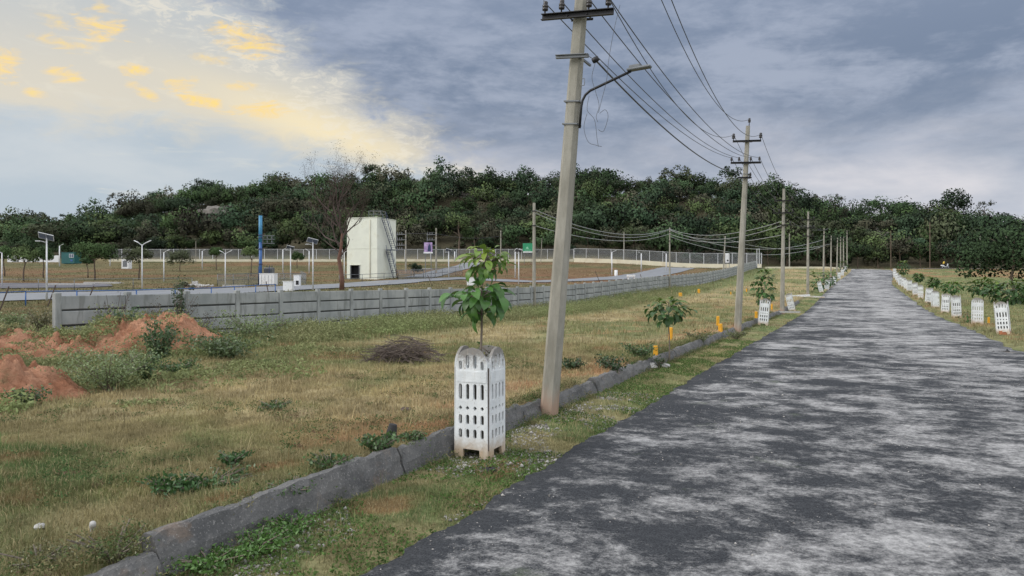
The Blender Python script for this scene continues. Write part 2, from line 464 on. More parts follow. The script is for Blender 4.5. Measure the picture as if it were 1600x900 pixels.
M['stair_blue'] = mat_plain('dark_blue_paint', (.02, .035, .10), .5, 0, .25, 3)
M['white_paint'] = mat_plain('white_paint', (.74, .75, .75), .6, 0, .12, 3, dirt=(.5, .48, .44))
M['cream_wall'] = mat_plain('cream_plaster', (.70, .72, .62), .8, 0, .10, .5, dirt=(.60, .60, .48), bmp=.1)
M['cream_plinth'] = mat_plain('cream_plinth', (.62, .58, .44), .85, 0, .15, .25, dirt=(.45, .38, .27))
M['dark_inside'] = mat_plain('dark_interior', (.012, .012, .014), .8, 0, .2, 3)
M['green_paint'] = mat_plain('green_paint', (.012, .10, .10), .6, 0, .2, 2)
M['yellow_paint'] = mat_plain('yellow_paint', (.70, .34, .015), .7, 0, .2, 12, dirt=(.45, .26, .06))
M['brick_red'] = mat_plain('rust_brick', (.42, .15, .07), .9, 0, .25, 8, dirt=(.3, .2, .13))
M['rock'] = mat_plain('granite', (.155, .142, .125), .9, 0, .35, .22, dirt=(.09, .085, .075), bmp=.5)
M['rock_small'] = mat_plain('pale_stone', (.42, .41, .39), .9, 0, .25, 9)
M['skin'] = mat_plain('skin', (.30, .17, .11), .6, 0, .1, 8)
M['trouser'] = mat_plain('dark_cloth', (.03, .03, .035), .9, 0, .2, 8)
M['rubber'] = mat_plain('rubber', (.02, .02, .02), .8, 0, .2, 8)
M['yellow_cloth'] = mat_plain('yellow_cloth', (.55, .38, .06), .9, 0, .2, 8)
M['drain_wall'] = None

def mat_pole():
    m, t, b = base_mat('pole_concrete'); v = obj_vec(t)
    n = t.noise(t.scalev(v, 1, 1, .25), 5, 6, .65); nf = t.noise(v, 60, 3, .7); ns = t.noise(t.scalev(v, 6, 6, .5), 3, 5, .7)
    c = t.mix(t.ss(n, .3, .7), (.205, .195, .16), (.33, .315, .27))
    c = t.mix(t.mul(t.ss(ns, .55, .75), .5), c, (.17, .15, .12))
    c = t.mix(t.mul(t.ss(nf, .55, .8), .45), c, (.14, .135, .12))
    sp = t.new('ShaderNodeSeparateXYZ'); t.l.new(v, sp.inputs[0])
    z = t.add(sp.outputs[2], t.mul(t.sub(n, .5), .5))
    c = t.mix(t.mul(t.sub(1.0, t.ss(z, .12, .5)), .7), c, (.36, .22, .15))
    t.l.new(c, b.inputs['Base Color']); b.inputs['Roughness'].default_value = .9
    bump(t, b, t.add(nf, t.mul(n, 2)), .4, .01); return m
M['pole'] = mat_pole()
def mat_guard():
    m, t, b = base_mat('whitewashed_concrete'); v = obj_vec(t)
    n = t.noise(v, 4.5, 6, .65); nf = t.noise(v, 38, 4, .7); nv = t.noise(t.scalev(v, 14, 14, 1.6), 1.5, 5, .7)
    c = t.mix(t.ss(n, .3, .7), (.58, .61, .62), (.74, .76, .76))
    sp = t.new('ShaderNodeSeparateXYZ'); t.l.new(v, sp.inputs[0]); z = sp.outputs[2]
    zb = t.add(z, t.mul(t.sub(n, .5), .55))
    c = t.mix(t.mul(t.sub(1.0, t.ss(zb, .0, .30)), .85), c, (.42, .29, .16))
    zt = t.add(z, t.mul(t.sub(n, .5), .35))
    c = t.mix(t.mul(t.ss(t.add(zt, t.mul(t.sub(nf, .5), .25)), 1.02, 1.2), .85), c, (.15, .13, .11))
    c = t.mix(t.mul(t.ss(nv, .53, .72), .5), c, (.40, .36, .29))
    c = t.mix(t.mul(t.ss(nf, .60, .70), .75), c, (.28, .24, .19))
    t.l.new(c, b.inputs['Base Color']); b.inputs['Roughness'].default_value = .85
    bump(t, b, t.add(t.mul(nf, .6), n), .45, .012); return m
M['guard'] = mat_guard()
def mat_wall():
    m, t, b = base_mat('precast_concrete'); v = pos_vec(t)
    n = t.noise(v, .9, 6, .6); nf = t.noise(v, 14, 4, .7); ns = t.noise(t.scalev(v, 1.4, 1.4, .25), 2.4, 5, .65)
    c = t.mix(t.ss(n, .3, .7), (.23, .245, .24), (.36, .37, .355))
    c = t.mix(t.mul(t.ss(ns, .50, .66), .65), c, (.15, .155, .14))
    c = t.mix(t.mul(t.ss(nf, .6, .8), .3), c, (.2, .2, .19))
    t.l.new(c, b.inputs['Base Color']); b.inputs['Roughness'].default_value = .92
    bump(t, b, nf, .3, .01); return m
M['wall'] = mat_wall()
M['joint'] = mat_plain('dark_joint_backing', (.04, .042, .04), .95, 0, .3, 3)  # dark backing that shows through the slab gaps
def mat_drain():
    m, t, b = base_mat('rough_drain_concrete'); v = pos_vec(t)
    n = t.noise(v, 1.8, 7, .65); nf = t.noise(v, 30, 5, .75); nm = t.noise(v, 7, 6, .7)
    c = t.mix(t.ss(n, .3, .7), (.080, .081, .082), (.155, .152, .146))
    c = t.mix(t.mul(t.ss(nm, .5, .72), .4), c, (.22, .21, .20))
    c = t.mix(t.mul(t.ss(t.noise(v, 2.7, 4, .6), .58, .7), .45), c, (.22, .15, .10))
    c = t.mix(t.mul(t.ss(nf, .48, .7), .6), c, (.06, .062, .064)); c = t.mix(t.mul(t.ss(t.noise(v, 55, 3, .7), .58, .68), .6), c, (.36, .35, .33))
    t.l.new(c, b.inputs['Base Color']); b.inputs['Roughness'].default_value = .95
    bump(t, b, t.add(nf, t.mul(nm, 2)), .8, .02); return m
M['drain'] = mat_drain()
def mat_ground():
    m, t, b = base_mat('earth_and_turf'); v = pos_vec(t)
    a = t.new('ShaderNodeAttribute', attribute_name='tint').outputs['Color']
    n = t.noise(v, 2.2, 7, .68); nf = t.noise(v, 26, 5, .7)
    k = t.add(t.mr(n, .3, .7, .62, 1.3), t.mul(t.sub(nf, .5), 1.1))
    c = t.mix(1.0, a, t.xyz(k, k, k), 'MULTIPLY')
    c = t.mix(t.mul(t.ss(t.noise(v, 5.3, 6, .7), .6, .72), .35), c, (.26, .20, .13))
    t.l.new(c, b.inputs['Base Color']); b.inputs['Roughness'].default_value = 1.0; b.inputs['Specular IOR Level'].default_value = .1
    bump(t, b, t.add(t.mul(nf, .5), n), .9, .05); return m
M['ground'] = mat_ground()
def mat_soil():
    m, t, b = base_mat('red_soil'); v = pos_vec(t)
    n = t.noise(v, 1.6, 7, .7); nf = t.noise(v, 18, 6, .75)
    c = t.mix(t.ss(n, .35, .65), (.36, .165, .095), (.55, .30, .19))
    c = t.mix(t.mul(t.ss(nf, .5, .75), .6), c, (.22, .12, .075))
    c = t.mix(t.mul(t.ss(t.noise(v, 1.3, 6, .7), .52, .64), .7), c, (.20, .18, .095))
    t.l.new(c, b.inputs['Base Color']); b.inputs['Roughness'].default_value = 1; b.inputs['Specular IOR Level'].default_value = .1
    bump(t, b, t.add(nf, n), 1.0, .08); return m
M['soil'] = mat_soil()
def mat_road():
    m, t, b = base_mat('dusty_asphalt'); v = pos_vec(t)
    # road frame: x across, y along
    mp = t.new('ShaderNodeMapping'); mp.vector_type = 'POINT'; t.l.new(v, mp.inputs['Vector']); mp.inputs['Rotation'].default_value = (0, 0, TH)
    rv = mp.outputs[0]
    patch = t.noise(t.scalev(rv, .85, 1.0, 1), 1.25, 10, .70, .25)
    big = t.noise(rv, .28, 4, .5)
    mid = t.noise(t.scalev(rv, .9, 1.0, 1), 4.4, 8, .75, .25)
    fine = t.noise(rv, 17, 6, .85); grit = t.noise(rv, 60, 4, .9)
    sp = t.new('ShaderNodeSeparateXYZ'); t.l.new(rv, sp.inputs[0]); x = sp.outputs[0]
    # dust lies between the wheel tracks and grows with distance from the near left edge
    track = t.sub(t.m('EXPONENT', t.mul(t.m('POWER', t.mul(t.sub(x, 1.9), .9), 2.0), -1.0)), .3)
    q = t.add(t.add(patch, t.mul(t.sub(mid, .5), .42)), t.add(t.mul(t.sub(big, .5), .5), t.mul(track, .045)))
    q = t.add(q, t.add(t.mul(t.sub(fine, .5), .34), t.mul(t.sub(grit, .5), .22)))
    edge = t.mul(t.sub(1.0, t.ss(t.add(x, t.mul(t.sub(mid, .5), .9)), -3.0, -2.35)), .09)
    yl = sp.outputs[1]
    corner = t.mul(t.mul(t.ss(x, .2, 3.0), t.sub(1.0, t.ss(yl, 4.5, 8.5))), .09)
    far_d = t.mul(t.ss(yl, 12, 55), .06)
    dust = t.ss(t.add(t.sub(q, edge), t.add(corner, far_d)), .40, .69)
    asp = t.mix(t.ss(grit, .36, .66), (.011, .0125, .0155), (.060, .064, .070))
    asp = t.mix(t.mul(t.ss(fine, .46, .66), .5), asp, (.082, .086, .092))
    dc = t.mix(t.ss(fine, .35, .65), (.27, .267, .265), (.47, .465, .455))
    dc = t.mix(t.mul(t.ss(grit, .5, .68), .7), dc, (.15, .15, .155))
    rust = t.ss(t.noise(rv, .55, 6, .7), .66, .72)
    dc = t.mix(t.mul(rust, .6), dc, (.40, .25, .16))
    c = t.mix(t.mul(dust, .9), asp, dc)
    moss = t.mul(t.ss(t.noise(rv, .8, 6, .7), .60, .70), t.sub(1.0, t.ss(t.m('ABSOLUTE', t.add(x, 1.9)), .7, 1.7)))
    c = t.mix(t.mul(moss, .45), c, (.085, .11, .055))
    spk = t.new('ShaderNodeTexVoronoi'); spk.inputs['Scale'].default_value = 26; t.l.new(rv, spk.inputs['Vector'])
    sm = t.mul(t.sub(1.0, t.ss(spk.outputs['Distance'], .06, .13)), t.ss(mid, .5, .6))
    c = t.mix(t.mul(sm, .8), c, (.52, .51, .48))
    t.l.new(c, b.inputs['Base Color']); b.inputs['Roughness'].default_value = .92; b.inputs['Specular IOR Level'].default_value = .16
    bump(t, b, t.add(t.mul(grit, .6), t.add(fine, t.mul(dust, .6))), .55, .012); return m
M['road'] = mat_road()
M['back_road'] = mat_plain('pale_worn_asphalt', (.185, .195, .21), .9, 0, .2, .3, dirt=(.12, .125, .13))
M['dark_yard'] = mat_plain('dark_worn_asphalt', (.085, .085, .10), .9, 0, .3, .3, dirt=(.17, .16, .16))
M['solar'] = mat_plain('solar_glass', (.10, .12, .17), .2, .1, .2, 4, bmp=0)
def mat_mesh_fence():
    m, t, b = base_mat('chain_link'); v = pos_vec(t)
    b.inputs['Base Color'].default_value = (.22, .235, .24, 1); b.inputs['Roughness'].default_value = .6
    tr = t.new('ShaderNodeBsdfTransparent'); mx = t.new('ShaderNodeMixShader')
    n = t.noise(v, 1.7, 3, .6)
    t.l.new(t.mr(n, .3, .7, .25, .42), mx.inputs[0])
    t.l.new(tr.outputs[0], mx.inputs[1]); t.l.new(b.outputs[0], mx.inputs[2]); t.l.new(mx.outputs[0], t.n['Material Output'].inputs[0])
    return m
M['chain'] = mat_mesh_fence()

# ------------------------------------------------------------ ground sheet (road frame grid, fine near the camera)
def build_ground():
    sv = [-260, -120, -60, -30, -15, -8, -4]
    s = -2.0
    while s < 12: sv.append(s); s += .16
    while s < 40: sv.append(s); s += .3+.012*(s-12)
    while s < 330: sv.append(s); s += .8+.012*(s-40)
    while s < 2400: sv.append(s); s *= 1.12
    tv = []
    t = 0.0
    tv += list(np.arange(-12, -5, .2)) + list(np.arange(-5, -2.6, .07)) + list(np.arange(-2.6, 3.6, .5)) + list(np.arange(3.6, 7.5, .12))
    t = -12.0
    while t > -60: t -= .3+.01*abs(t+12); tv.append(t)
    while t > -420: t -= 2.2; tv.append(t)
    while t > -2200: t *= 1.15; tv.append(t)
    t = 7.5
    while t < 60: tv.append(t); t += .35+.02*(t-7.5)
    while t < 200: tv.append(t); t += 2.5
    while t < 2200: tv.append(t); t *= 1.16
    sv = np.array(sorted(sv)); tv = np.array(sorted(tv))
    S, T = np.meshgrid(sv, tv, indexing='ij')
    X = S*SI+T*CO; Y = S*CO-T*SI
    Z = zground(X, Y)
    C = gcol(X, Y)
    a, b = S.shape
    idx = np.arange(a*b).reshape(a, b)
    q = np.stack([idx[:-1, :-1], idx[:-1, 1:], idx[1:, 1:], idx[1:, :-1]], -1).reshape(-1, 4)
    me = np_mesh('ground', np.stack([X, Y, Z], -1).reshape(-1, 3), [q], C.reshape(-1, 3), True)
    tag(link('ground', me, M['ground']), 'dry grass field, verges and wooded hill ground', kind='structure')
build_ground()

# ------------------------------------------------------------ road
def rshift(s): return 1.9*sstep(105, 165, s)
def build_road():
    sv = list(np.arange(-25, 0, 1.0))+list(np.arange(0, 24, .05))+list(np.arange(24, 60, .4))+list(np.arange(60, 168.5, 1.5))
    sv = np.array(sv)
    tn = np.linspace(0, 1, 25)
    V = []; L = len(tn)
    ed = np.array([(fbm([s*.9], [3.1], 51)[0]-.5)*.16+(fbm([s*4.0], [8.1], 52)[0]-.5)*.14+(fbm([s*14.0], [8.1], 58)[0]-.5)*.07 for s in sv])
    ed2 = np.array([(fbm([s*.8], [13.1], 53)[0]-.5)*.5+(fbm([s*4.0], [18.1], 54)[0]-.5)*.2 for s in sv])
    for i, s in enumerate(sv):
        tl = -3.05+ed[i]; tr = 4.2+ed2[i]
        sh = float(rshift(s))
        tt = tl+(tr-tl)*tn+sh
        x = s*SI+tt*CO; y = s*CO-tt*SI
        z = np.array([np.interp(yy, *GYR) for yy in y])+.012+.03*(1-((tt-sh-.6)/3.7)**2)
        V.append(np.stack([x, y, z], -1))
    V = np.array(V)
    # skirt down at both edges gives the layer its thickness
    lo = V[:, :1, :].copy(); lo[:, :, 2] -= .10; lo[:, 0, 0] -= .03*CO
    hi = V[:, -1:, :].copy(); hi[:, :, 2] -= .10; hi[:, 0, 0] += .03*CO
    V = np.concatenate([lo, V, hi], 1)
    a, b = V.shape[:2]; idx = np.arange(a*b).reshape(a, b)
    q = np.stack([idx[:-1, :-1], idx[:-1, 1:], idx[1:, 1:], idx[1:, :-1]], -1).reshape(-1, 4)
    tag(link('road', np_mesh('road', V.reshape(-1, 3), [q]), M['road']), 'worn black asphalt road with pale dust patches', kind='structure')
build_road()

RIB = []
def ribbon(name, pts, widths, mat, lift, label, kind='structure', jag=.3):
    """pts world XY polyline"""
    P = [np.array(p[:2], float) for p in pts]
    out = []; ws = []
    for i in range(len(P)-1):
        n = max(2, int(np.linalg.norm(P[i+1]-P[i])/1.2))
        for k in range(n):
            f = k/n; out.append(P[i]*(1-f)+P[i+1]*f); ws.append(widths[i]*(1-f)+widths[i+1]*f)
    out.append(P[-1]); ws.append(widths[-1])
    out = np.array(out)
    for _ in range(6): out[1:-1] = (out[:-2]+2*out[1:-1]+out[2:])/4
    if lift < .1: RIB.append((out.copy(), np.array(ws)))
    d = np.gradient(out, axis=0); d /= np.linalg.norm(d, axis=1)[:, None]; nr = np.stack([d[:, 1], -d[:, 0]], -1)
    V = []
    K = 7 if max(widths) < 12 else 31
    for i in range(len(out)):
        for k in range(K):
            f = (k/(K-1)-.5)*ws[i]
            if k in (0, K-1): f += (vnoise([i*.6], [k*3.3], 7)[0]-.5)*jag
            p = out[i]+nr[i]*f; V.append((p[0], p[1], zg(p[0], p[1])+lift))
    idx = np.arange(len(V)).reshape(-1, K)
    q = np.stack([idx[:-1, :-1], idx[:-1, 1:], idx[1:, 1:], idx[1:, :-1]], -1).reshape(-1, 4)
    return tag(link(name, np_mesh(name, V, [q]), mat), label, kind=kind)
def G(px, py): p = gp(px, py); return (p.x, p.y)
ribbon('back_road', [G(-160, 470), G(0, 465), G(150, 461), G(330, 456), G(450, 451), G(560, 445), G(640, 439), G(735, 434.5)], [15, 14, 13, 12, 10, 9, 7, 6], M['back_road'], .09, 'pale access road behind the concrete wall')
ribbon('side_road', [G(738, 436), G(830, 441), G(905, 438), G(985, 433.5), G(1035, 425), G(1062, 418.5)], [5, 5, 6, 7, 7, 7], M['back_road'], .075, 'pale grey road curving across the red soil')
ribbon('hill_path', [G(655, 434), G(690, 425), G(730, 416), G(742, 411)], [5, 5, 5, 5], M['back_road'], .09, 'pale path leading up to the far fence')
ribbon('dark_yard', [G(-200, 449), G(-60, 448), G(60, 447.5), G(150, 449)], [24, 24, 20, 5], M['dark_yard'], .08, 'dark paved yard behind the blue railing')
ribbon('cross_road', [(40, 157), (75, 156.5), (110, 156), (135, 156)], [5, 5, 5, 5], M['back_road'], .12, 'pale lane crossing at the foot of the hill')

# ------------------------------------------------------------ drain wall along the verge
def build_drain():
    root = empty('drain_wall', 'low rough grey concrete drain wall running along the verge', 'drain wall', (*st(4.2, -4.4), 0))
    rng = random.Random(5)
    s = 3.35; k = 0
    ends = [3.52]
    while ends[-1] < 62: ends.append(ends[-1]+rng.uniform(2.2, 3.4))
    s0 = 2.2
    for e in ends:
        L = e-s0-.02; top = (.265 if s0 < 9 else .215)+rng.uniform(-.02, .02) if k else .15
        off = rng.uniform(-.012, .012) if k else .02
        n = max(4, int(L/.07)); V = []; prof = [(-4.20, -.12), (-4.235, .08), (-4.26, .45), (-4.29, .75), (-4.33, 1), (-4.36, 1.03), (-4.42, 1.0), (-4.47, .8), (-4.47, -.1)]
        brk = rng.random() < .25 and k > 1
        for i in range(n+1):
            s1 = s0+L*i/n
            j = (vnoise([s1*5], [k], 3)[0]-.5)
            f = 1.0
            if brk and i < 3: f = .55+.15*i
            for (tt, z) in prof:
                zz = top*z*(f if z > .5 else 1)+(j*.045+(vnoise([s1*17], [tt*40], 5)[0]-.5)*.03 if z > .5 else 0)
                x, y = st(s1, tt+off+j*.04+(vnoise([s1*9], [z*11], 15)[0]-.5)*.035)
                V.append((x-root.location.x, y-root.location.y, zz+float(np.interp(y, *GYR))))
        P = len(prof); idx = np.arange((n+1)*P).reshape(n+1, P)
        q = np.stack([idx[:-1, :-1], idx[:-1, 1:], idx[1:, 1:], idx[1:, :-1]], -1).reshape(-1, 4)
        me = np_mesh('slab', V, [q])
        # end caps
        me2 = bpy.data.meshes.new('slab'); vs = [tuple(v.co) for v in me.vertices]; fs = [tuple(p.vertices) for p in me.polygons]
        fs += [tuple(range(P)), tuple(range(n*P, n*P+P))[::-1]]
        me2.from_pydata(vs, [], fs); bpy.data.meshes.remove(me)
        link('slab', me2, M['drain'], root)
        s0 = e; k += 1
build_drain()

# ------------------------------------------------------------ precast concrete wall
def build_wall():
    s0 = 12.7; W = 2.1; n = 72; tw = -19.3
    root = empty('boundary_wall', 'long grey precast concrete slab wall crossing the field', 'wall', (*st(s0, tw), 0))
    ox, oy = root.location.x, root.location.y
    rot = Euler((0, 0, -TH)).to_matrix()
    H = 1.66
    zs = []
    for k in range(n+1):
        x, y = st(s0+k*W, tw); zs.append(float(np.interp(y, *GYL)*(1-sstep(22, 48, x))+np.interp(y, *GYR)*sstep(22, 48, x))-.02)
    rng = random.Random(2)
    # local wall frame: length along u
    Ru = Matrix(((SI, CO, 0), (CO, -SI, 0), (0, 0, 1)))   # local x->along road, y->across
    for k in range(n+1):
        x, y = st(s0+k*W, tw); z = max(zs[k], zs[max(0, k-1)])
        m = MB(); m.box((0, 0, (H+.06)/2-.1), (.17, .15, H+.26), Ru, bevel=.012)
        m.build('post', M['wall'], root, (x-ox, y-oy, z))
    for k in range(n):
        xm, ym = st(s0+(k+.5)*W, tw); z = (zs[k]+zs[k+1])/2
        m = MB(); hh = H/4
        for i in range(4):
            dz = rng.uniform(-.006, .006)
            m.box((Ru @ Vector((0, rng.uniform(-.008, .008), hh*(i+.5)+dz))), (W-.17, .06, hh-.05), Ru, bevel=.016)
        pn = m.build('panel', M['wall'], root, (xm-ox, ym-oy, z))
        m = MB(); m.box((0, 0, H/2-.03), (W-.17, .016, H-.08), Ru); m.build('joint', M['joint'], pn)  # thin dark sheet added behind the slabs to darken their gaps
build_wall()

# ------------------------------------------------------------ soil mounds
MND = []
def mz(X, Y, cx, cy, lx, ly, h, rot, seed):
    cr, sr = math.cos(rot), math.sin(rot); dx, dy = X-cx, Y-cy; A = (dx*cr+dy*sr)/lx; B = (-dx*sr+dy*cr)/ly
    n = fbm(X*.8, Y*.8, seed); n2 = fbm(X*3, Y*3, seed+1); n3 = fbm(X*9, Y*9, seed+2); r = np.sqrt(A*A+B*B)+(n-.5)*.55
    f = np.clip((1-r)*1.7, 0, 1); f = f*f*(3-2*f)
    return zground(X, Y)-.1+h*f**.75*(.85+.8*(n-.5))+f**.5*(.55*(n2-.5)+.34*(n3-.5)+.16*(fbm(X*18, Y*18, seed+5)-.5)), f
def mound(name, label, cx, cy, lx, ly, h, rot, seed):
    N = 110; g = np.linspace(-1, 1, N); A, B = np.meshgrid(g, g, indexing='ij')
    cr, sr = math.cos(rot), math.sin(rot)
    X = cx+A*lx*cr-B*ly*sr; Y = cy+A*lx*sr+B*ly*cr
    MND.append((cx, cy, lx, ly, h, rot, seed)); Z, f = mz(X, Y, cx, cy, lx, ly, h, rot, seed)
    idx = np.arange(N*N).reshape(N, N)
    q = np.stack([idx[:-1, :-1], idx[:-1, 1:], idx[1:, 1:], idx[1:, :-1]], -1).reshape(-1, 4)
    V = np.stack([X-cx, Y-cy, Z], -1).reshape(-1, 3)
    o = link(name, np_mesh(name, V, [q], None, True), M['soil'], None, (cx, cy, 0))
    tag(o, label, 'soil mound')
    return o
mound('soil_mound', 'bare red soil heap against the wall behind the leafy bushes', -9.7, 19.8, 2.6, 1.6, .98, -.08, 61)
mound('soil_mound', 'weathered pale-topped red soil heap below the end of the wall', -13.2, 18.6, 3.6, 2.3, .72, -.05, 65)
mound('soil_mound', 'low red soil heap cut by the left edge of the photo', -9.1, 12.3, 2.6, 1.4, .62, -.25, 71)
mound('soil_mound', 'low pale spoil bank left of the wall end, greenery on top', -16.4, 20.6, 3.2, 1.8, .6, 0.05, 81)
ORD = ['first', 'second', 'third', 'fourth', 'fifth', 'sixth', 'seventh', 'eighth', 'ninth', 'tenth', 'eleventh', 'twelfth', 'thirteenth', 'fourteenth', 'fifteenth', 'sixteenth']
# ------------------------------------------------------------ concrete electricity poles
def shaft_mesh(h, b, tp, n=10):
    m = MB(); vs = []; ch = .22
    for i in range(n+1):
        f = i/n; w = b+(tp-b)*f; d = w*.78; c = w*ch; z = -.3+(h+.3)*f
        for (x, y) in ((w/2-c, -d/2), (w/2, -d/2+c), (w/2, d/2-c), (w/2-c, d/2), (-w/2+c, d/2), (-w/2, d/2-c), (-w/2, -d/2+c), (-w/2+c, -d/2)): vs.append((x, y, z))
    fs = [[r*8+i, r*8+(i+1) % 8, (r+1)*8+(i+1) % 8, (r+1)*8+i] for r in range(n) for i in range(8)]+[list(range(n*8, n*8+8))]
    return m.addv(vs, fs).mesh('shaft')
def insulator(parent, x, y, z, big=1.0):
    m = MB(); k = big
    m.lathe((0, 0, 0), [(.012*k, 0), (.012*k, .05*k), (.042*k, .055*k), (.046*k, .085*k), (.03*k, .09*k), (.044*k, .10*k), (.046*k, .13*k), (.028*k, .135*k), (.034*k, .15*k), (.034*k, .18*k), (.012*k, .195*k), (0, .197*k)], 10)
    return m.build('insulator', M['porcelain'], parent, (x, y, z))
def crossarm(root, z, w, dep, pins, size=1.0, tilt=0.0, th=.065, name='crossarm'):
    m = MB()
    rt = Euler((0, -tilt, 0)).to_matrix()
    m.box((0, 0, 0), (w, .012, th), rt); m.box(rt @ Vector((0, -.03, th/2)), (w, .06, .01), rt); m.box(rt @ Vector((0, -.03, -th/2)), (w, .06, .01), rt)
    m.box((0, dep+.09, 0), (.34, .012, .035)); m.box((-.15, dep/2+.04, 0), (.012, dep+.14, .02)); m.box((.15, dep/2+.04, 0), (.012, dep+.14, .02))
    o = m.build(name, M['black_metal'], root, (0, -dep, z))
    out = []
    for p in pins:
        zz = math.sin(tilt)*p+th/2
        insulator(o, p, -.03, zz, size); out.append((p, -dep-.03, z+zz+.16*size))
    return o, out
def top_pin(root, z, size=1.2):
    m = MB(); m.box((0, 0, -.1), (.03, .03, .3)); o = m.build('pole_bracket', M['black_metal'], root, (.04, 0, z))
    insulator(o, 0, 0, .04, size); return (.04, 0, z+.04+.16*size)
POLES = []
def pole_root(loc, lean, label, fb=0.0, group='concrete electricity poles along the road'):
    return empty('electricity_pole', label, 'electricity pole', loc, rot=(fb, lean, -TH), group=group)
def wpt(root, p):
    return Matrix.LocRotScale(root.location, root.rotation_euler, None) @ Vector(p)

# nearest pole
x1, y1 = st(10.22, -4.17)
P1 = pole_root((x1, y1, 0.0), .084, 'nearest thick concrete pole, leaning right, with a curved street light arm')
link('shaft', shaft_mesh(8.3, .262, .155), M['pole'], P1)
_, p1a = crossarm(P1, 5.88, 1.10, .12, (-.50, -.24, .18, .47), 1.0, .012, .08)
m = MB(); m.box((0, 0, 0), (.50, .05, .045)); m.box((0, -.04, .02), (.5, .03, .008)); m.box((.1, .26, 0), (.03, .5, .03)); sb = m.build('service_bracket', M['grey_metal'], P1, (-.02, -.14, 5.28))
m = MB(); m.lathe((0, 0, 0), [(0, -.05), (.035, -.045), (.045, 0), (.035, .05), (0, .055)], 10, Euler((0, R(60), 0)).to_matrix()); m.build('cable_clamp', M['black_metal'], P1, (.36, -.2, 5.20))
_, p1h = crossarm(P1, 7.55, 1.2, .10, (-.56, .56), 1.4)
p1t = top_pin(P1, 8.3)
m = MB(); pts = [(.0, 0, -.36), (.0, 0, -.05), (.012, 0, .04), (.05, 0, .12), (.12, 0, .18), (.42, -.03, .30), (.72, -.06, .42)]
m.tube(pts, .02, 8); la = m.build('lamp_arm', M['black_metal'], P1, (.15, -.06, 4.62))
m = MB(); rr = Euler((0, -.12, -.05)).to_matrix(); m.box((0, 0, 0), (.34, .11, .035), rr, bevel=.012); m.box(rr @ Vector((-.06, 0, .035)), (.16, .08, .045), rr, bevel=.01); m.build('lamp_head', M['grey_metal'], la, (.84, -.07, .455))
for z in (4.65, 4.32):
    m = MB(); m.box((0, 0, 0), (.235, .19, .02)); m.build('strap', M['grey_metal'], P1, (0, 0, z))
m = MB(); m.tube([(0, 0, .06), (.05, 0, .055), (.055, 0, 0), (.05, 0, -.04), (0, 0, -.045)], .006, 5); m.build('step_hook', M['grey_metal'], P1, (.115, -.05, 4.92))
# loose loops of wire hanging from the lamp arm
def curve_pts(P, n=10):
    out = []; P = [Vector(p) for p in P]
    Q = [P[0]]+P+[P[-1]]
    for i in range(1, len(Q)-2):
        for k in range(n):
            u = k/n; a, b, c, d = Q[i-1], Q[i], Q[i+1], Q[i+2]
            out.append(.5*((2*b)+(c-a)*u+(2*a-5*b+4*c-d)*u*u+(3*b-a-3*c+d)*u**3))
    out.append(P[-1]); return out
m = MB()
m.tube(curve_pts([(.66, -.2, 5.95), (.60, -.2, 5.6), (.56, -.2, 5.2), (.55, -.2, 4.9), (.50, -.2, 4.62), (.47, -.2, 4.45)]), .0035, 5)
m.tube(curve_pts([(.36, -.2, 5.15), (.33, -.2, 4.95), (.40, -.2, 4.75), (.47, -.2, 4.55), (.44, -.2, 4.4), (.47, -.2, 4.32)]), .0035, 5)
m.tube(curve_pts([(.29, -.15, 4.70), (.28, -.15, 4.5), (.40, -.15, 4.36), (.46, -.15, 4.1), (.49, -.15, 3.98)]), .0035, 5)
m.tube(curve_pts([(.47, -.15, 4.45), (.55, -.15, 4.5), (.60, -.15, 4.4), (.55, -.15, 4.2), (.47, -.15, 4.22)]), .0035, 5)
m.tube(curve_pts([(.28, -.15, 4.45), (.25, -.15, 4.25), (.33, -.15, 4.05), (.45, -.15, 4.0), (.54, -.15, 3.98)]), .0035, 5)
m.build('loose_wire', M['wire'], P1)
# jumpers that rise from the lower insulators
m = MB()
for p in p1a:
    a = Vector(p); b = Vector((a.x*.9+.05, 0.1, 7.7 if abs(a.x) > .4 else 7.9))
    m.tube(curve_pts([a, a+Vector((-.03, 0, .06)), a+Vector((.10, .02, .30)), (a+b)/2+Vector((.14, 0, .1)), b], 8), .006, 5)
m.build('jumper_wires', M['wire'], P1)
POLES.append((P1, p1a, p1h, p1t))

# second pole
def standard_pole(X, Y, h, lean, label, b=.28, tp=.15, fb=0, arms='full', style=0):
    r = pole_root((X, Y, zg(X, Y)), lean, label, fb)
    link('shaft', shaft_mesh(h-.25, b, tp), M['pole'], r)
    a = hpts = None; tpn = None
    if arms == 'full':
        _, hpts = crossarm(r, h-.85, 1.05, .09, (-.5, .5), 1.4)
        _, a = crossarm(r, h-1.68, 1.12, .10, (-.53, -.25, .18, .5), 1.0)
        crossarm(r, h-2.25, .5, .11, (.2,), .9, 0, .04, 'service_bracket')
        tpn = top_pin(r, h-.22)
    elif arms == 'mid':
        _, hpts = crossarm(r, h-1.0, 1.1, .09, (-.5, .5), 1.2)
        _, a = crossarm(r, h-1.75, 1.2, .10, (-.55, -.25, .2, .52), 1.0)
        crossarm(r, h-2.5, 1.0, .11, (-.4, .4), .9, 0, .05, 'service_bracket')
    elif arms == 'far':
        _, a = crossarm(r, h-.5, 1.0, .09, (-.45, .45), 1.1)
        crossarm(r, h-1.1, .8, .10, (), 1.0, 0, .05, 'service_bracket')
    return r, a, hpts, tpn
def on_row(px, Y, dt=0):
    X = (px-800)/F*Y; return X, Y
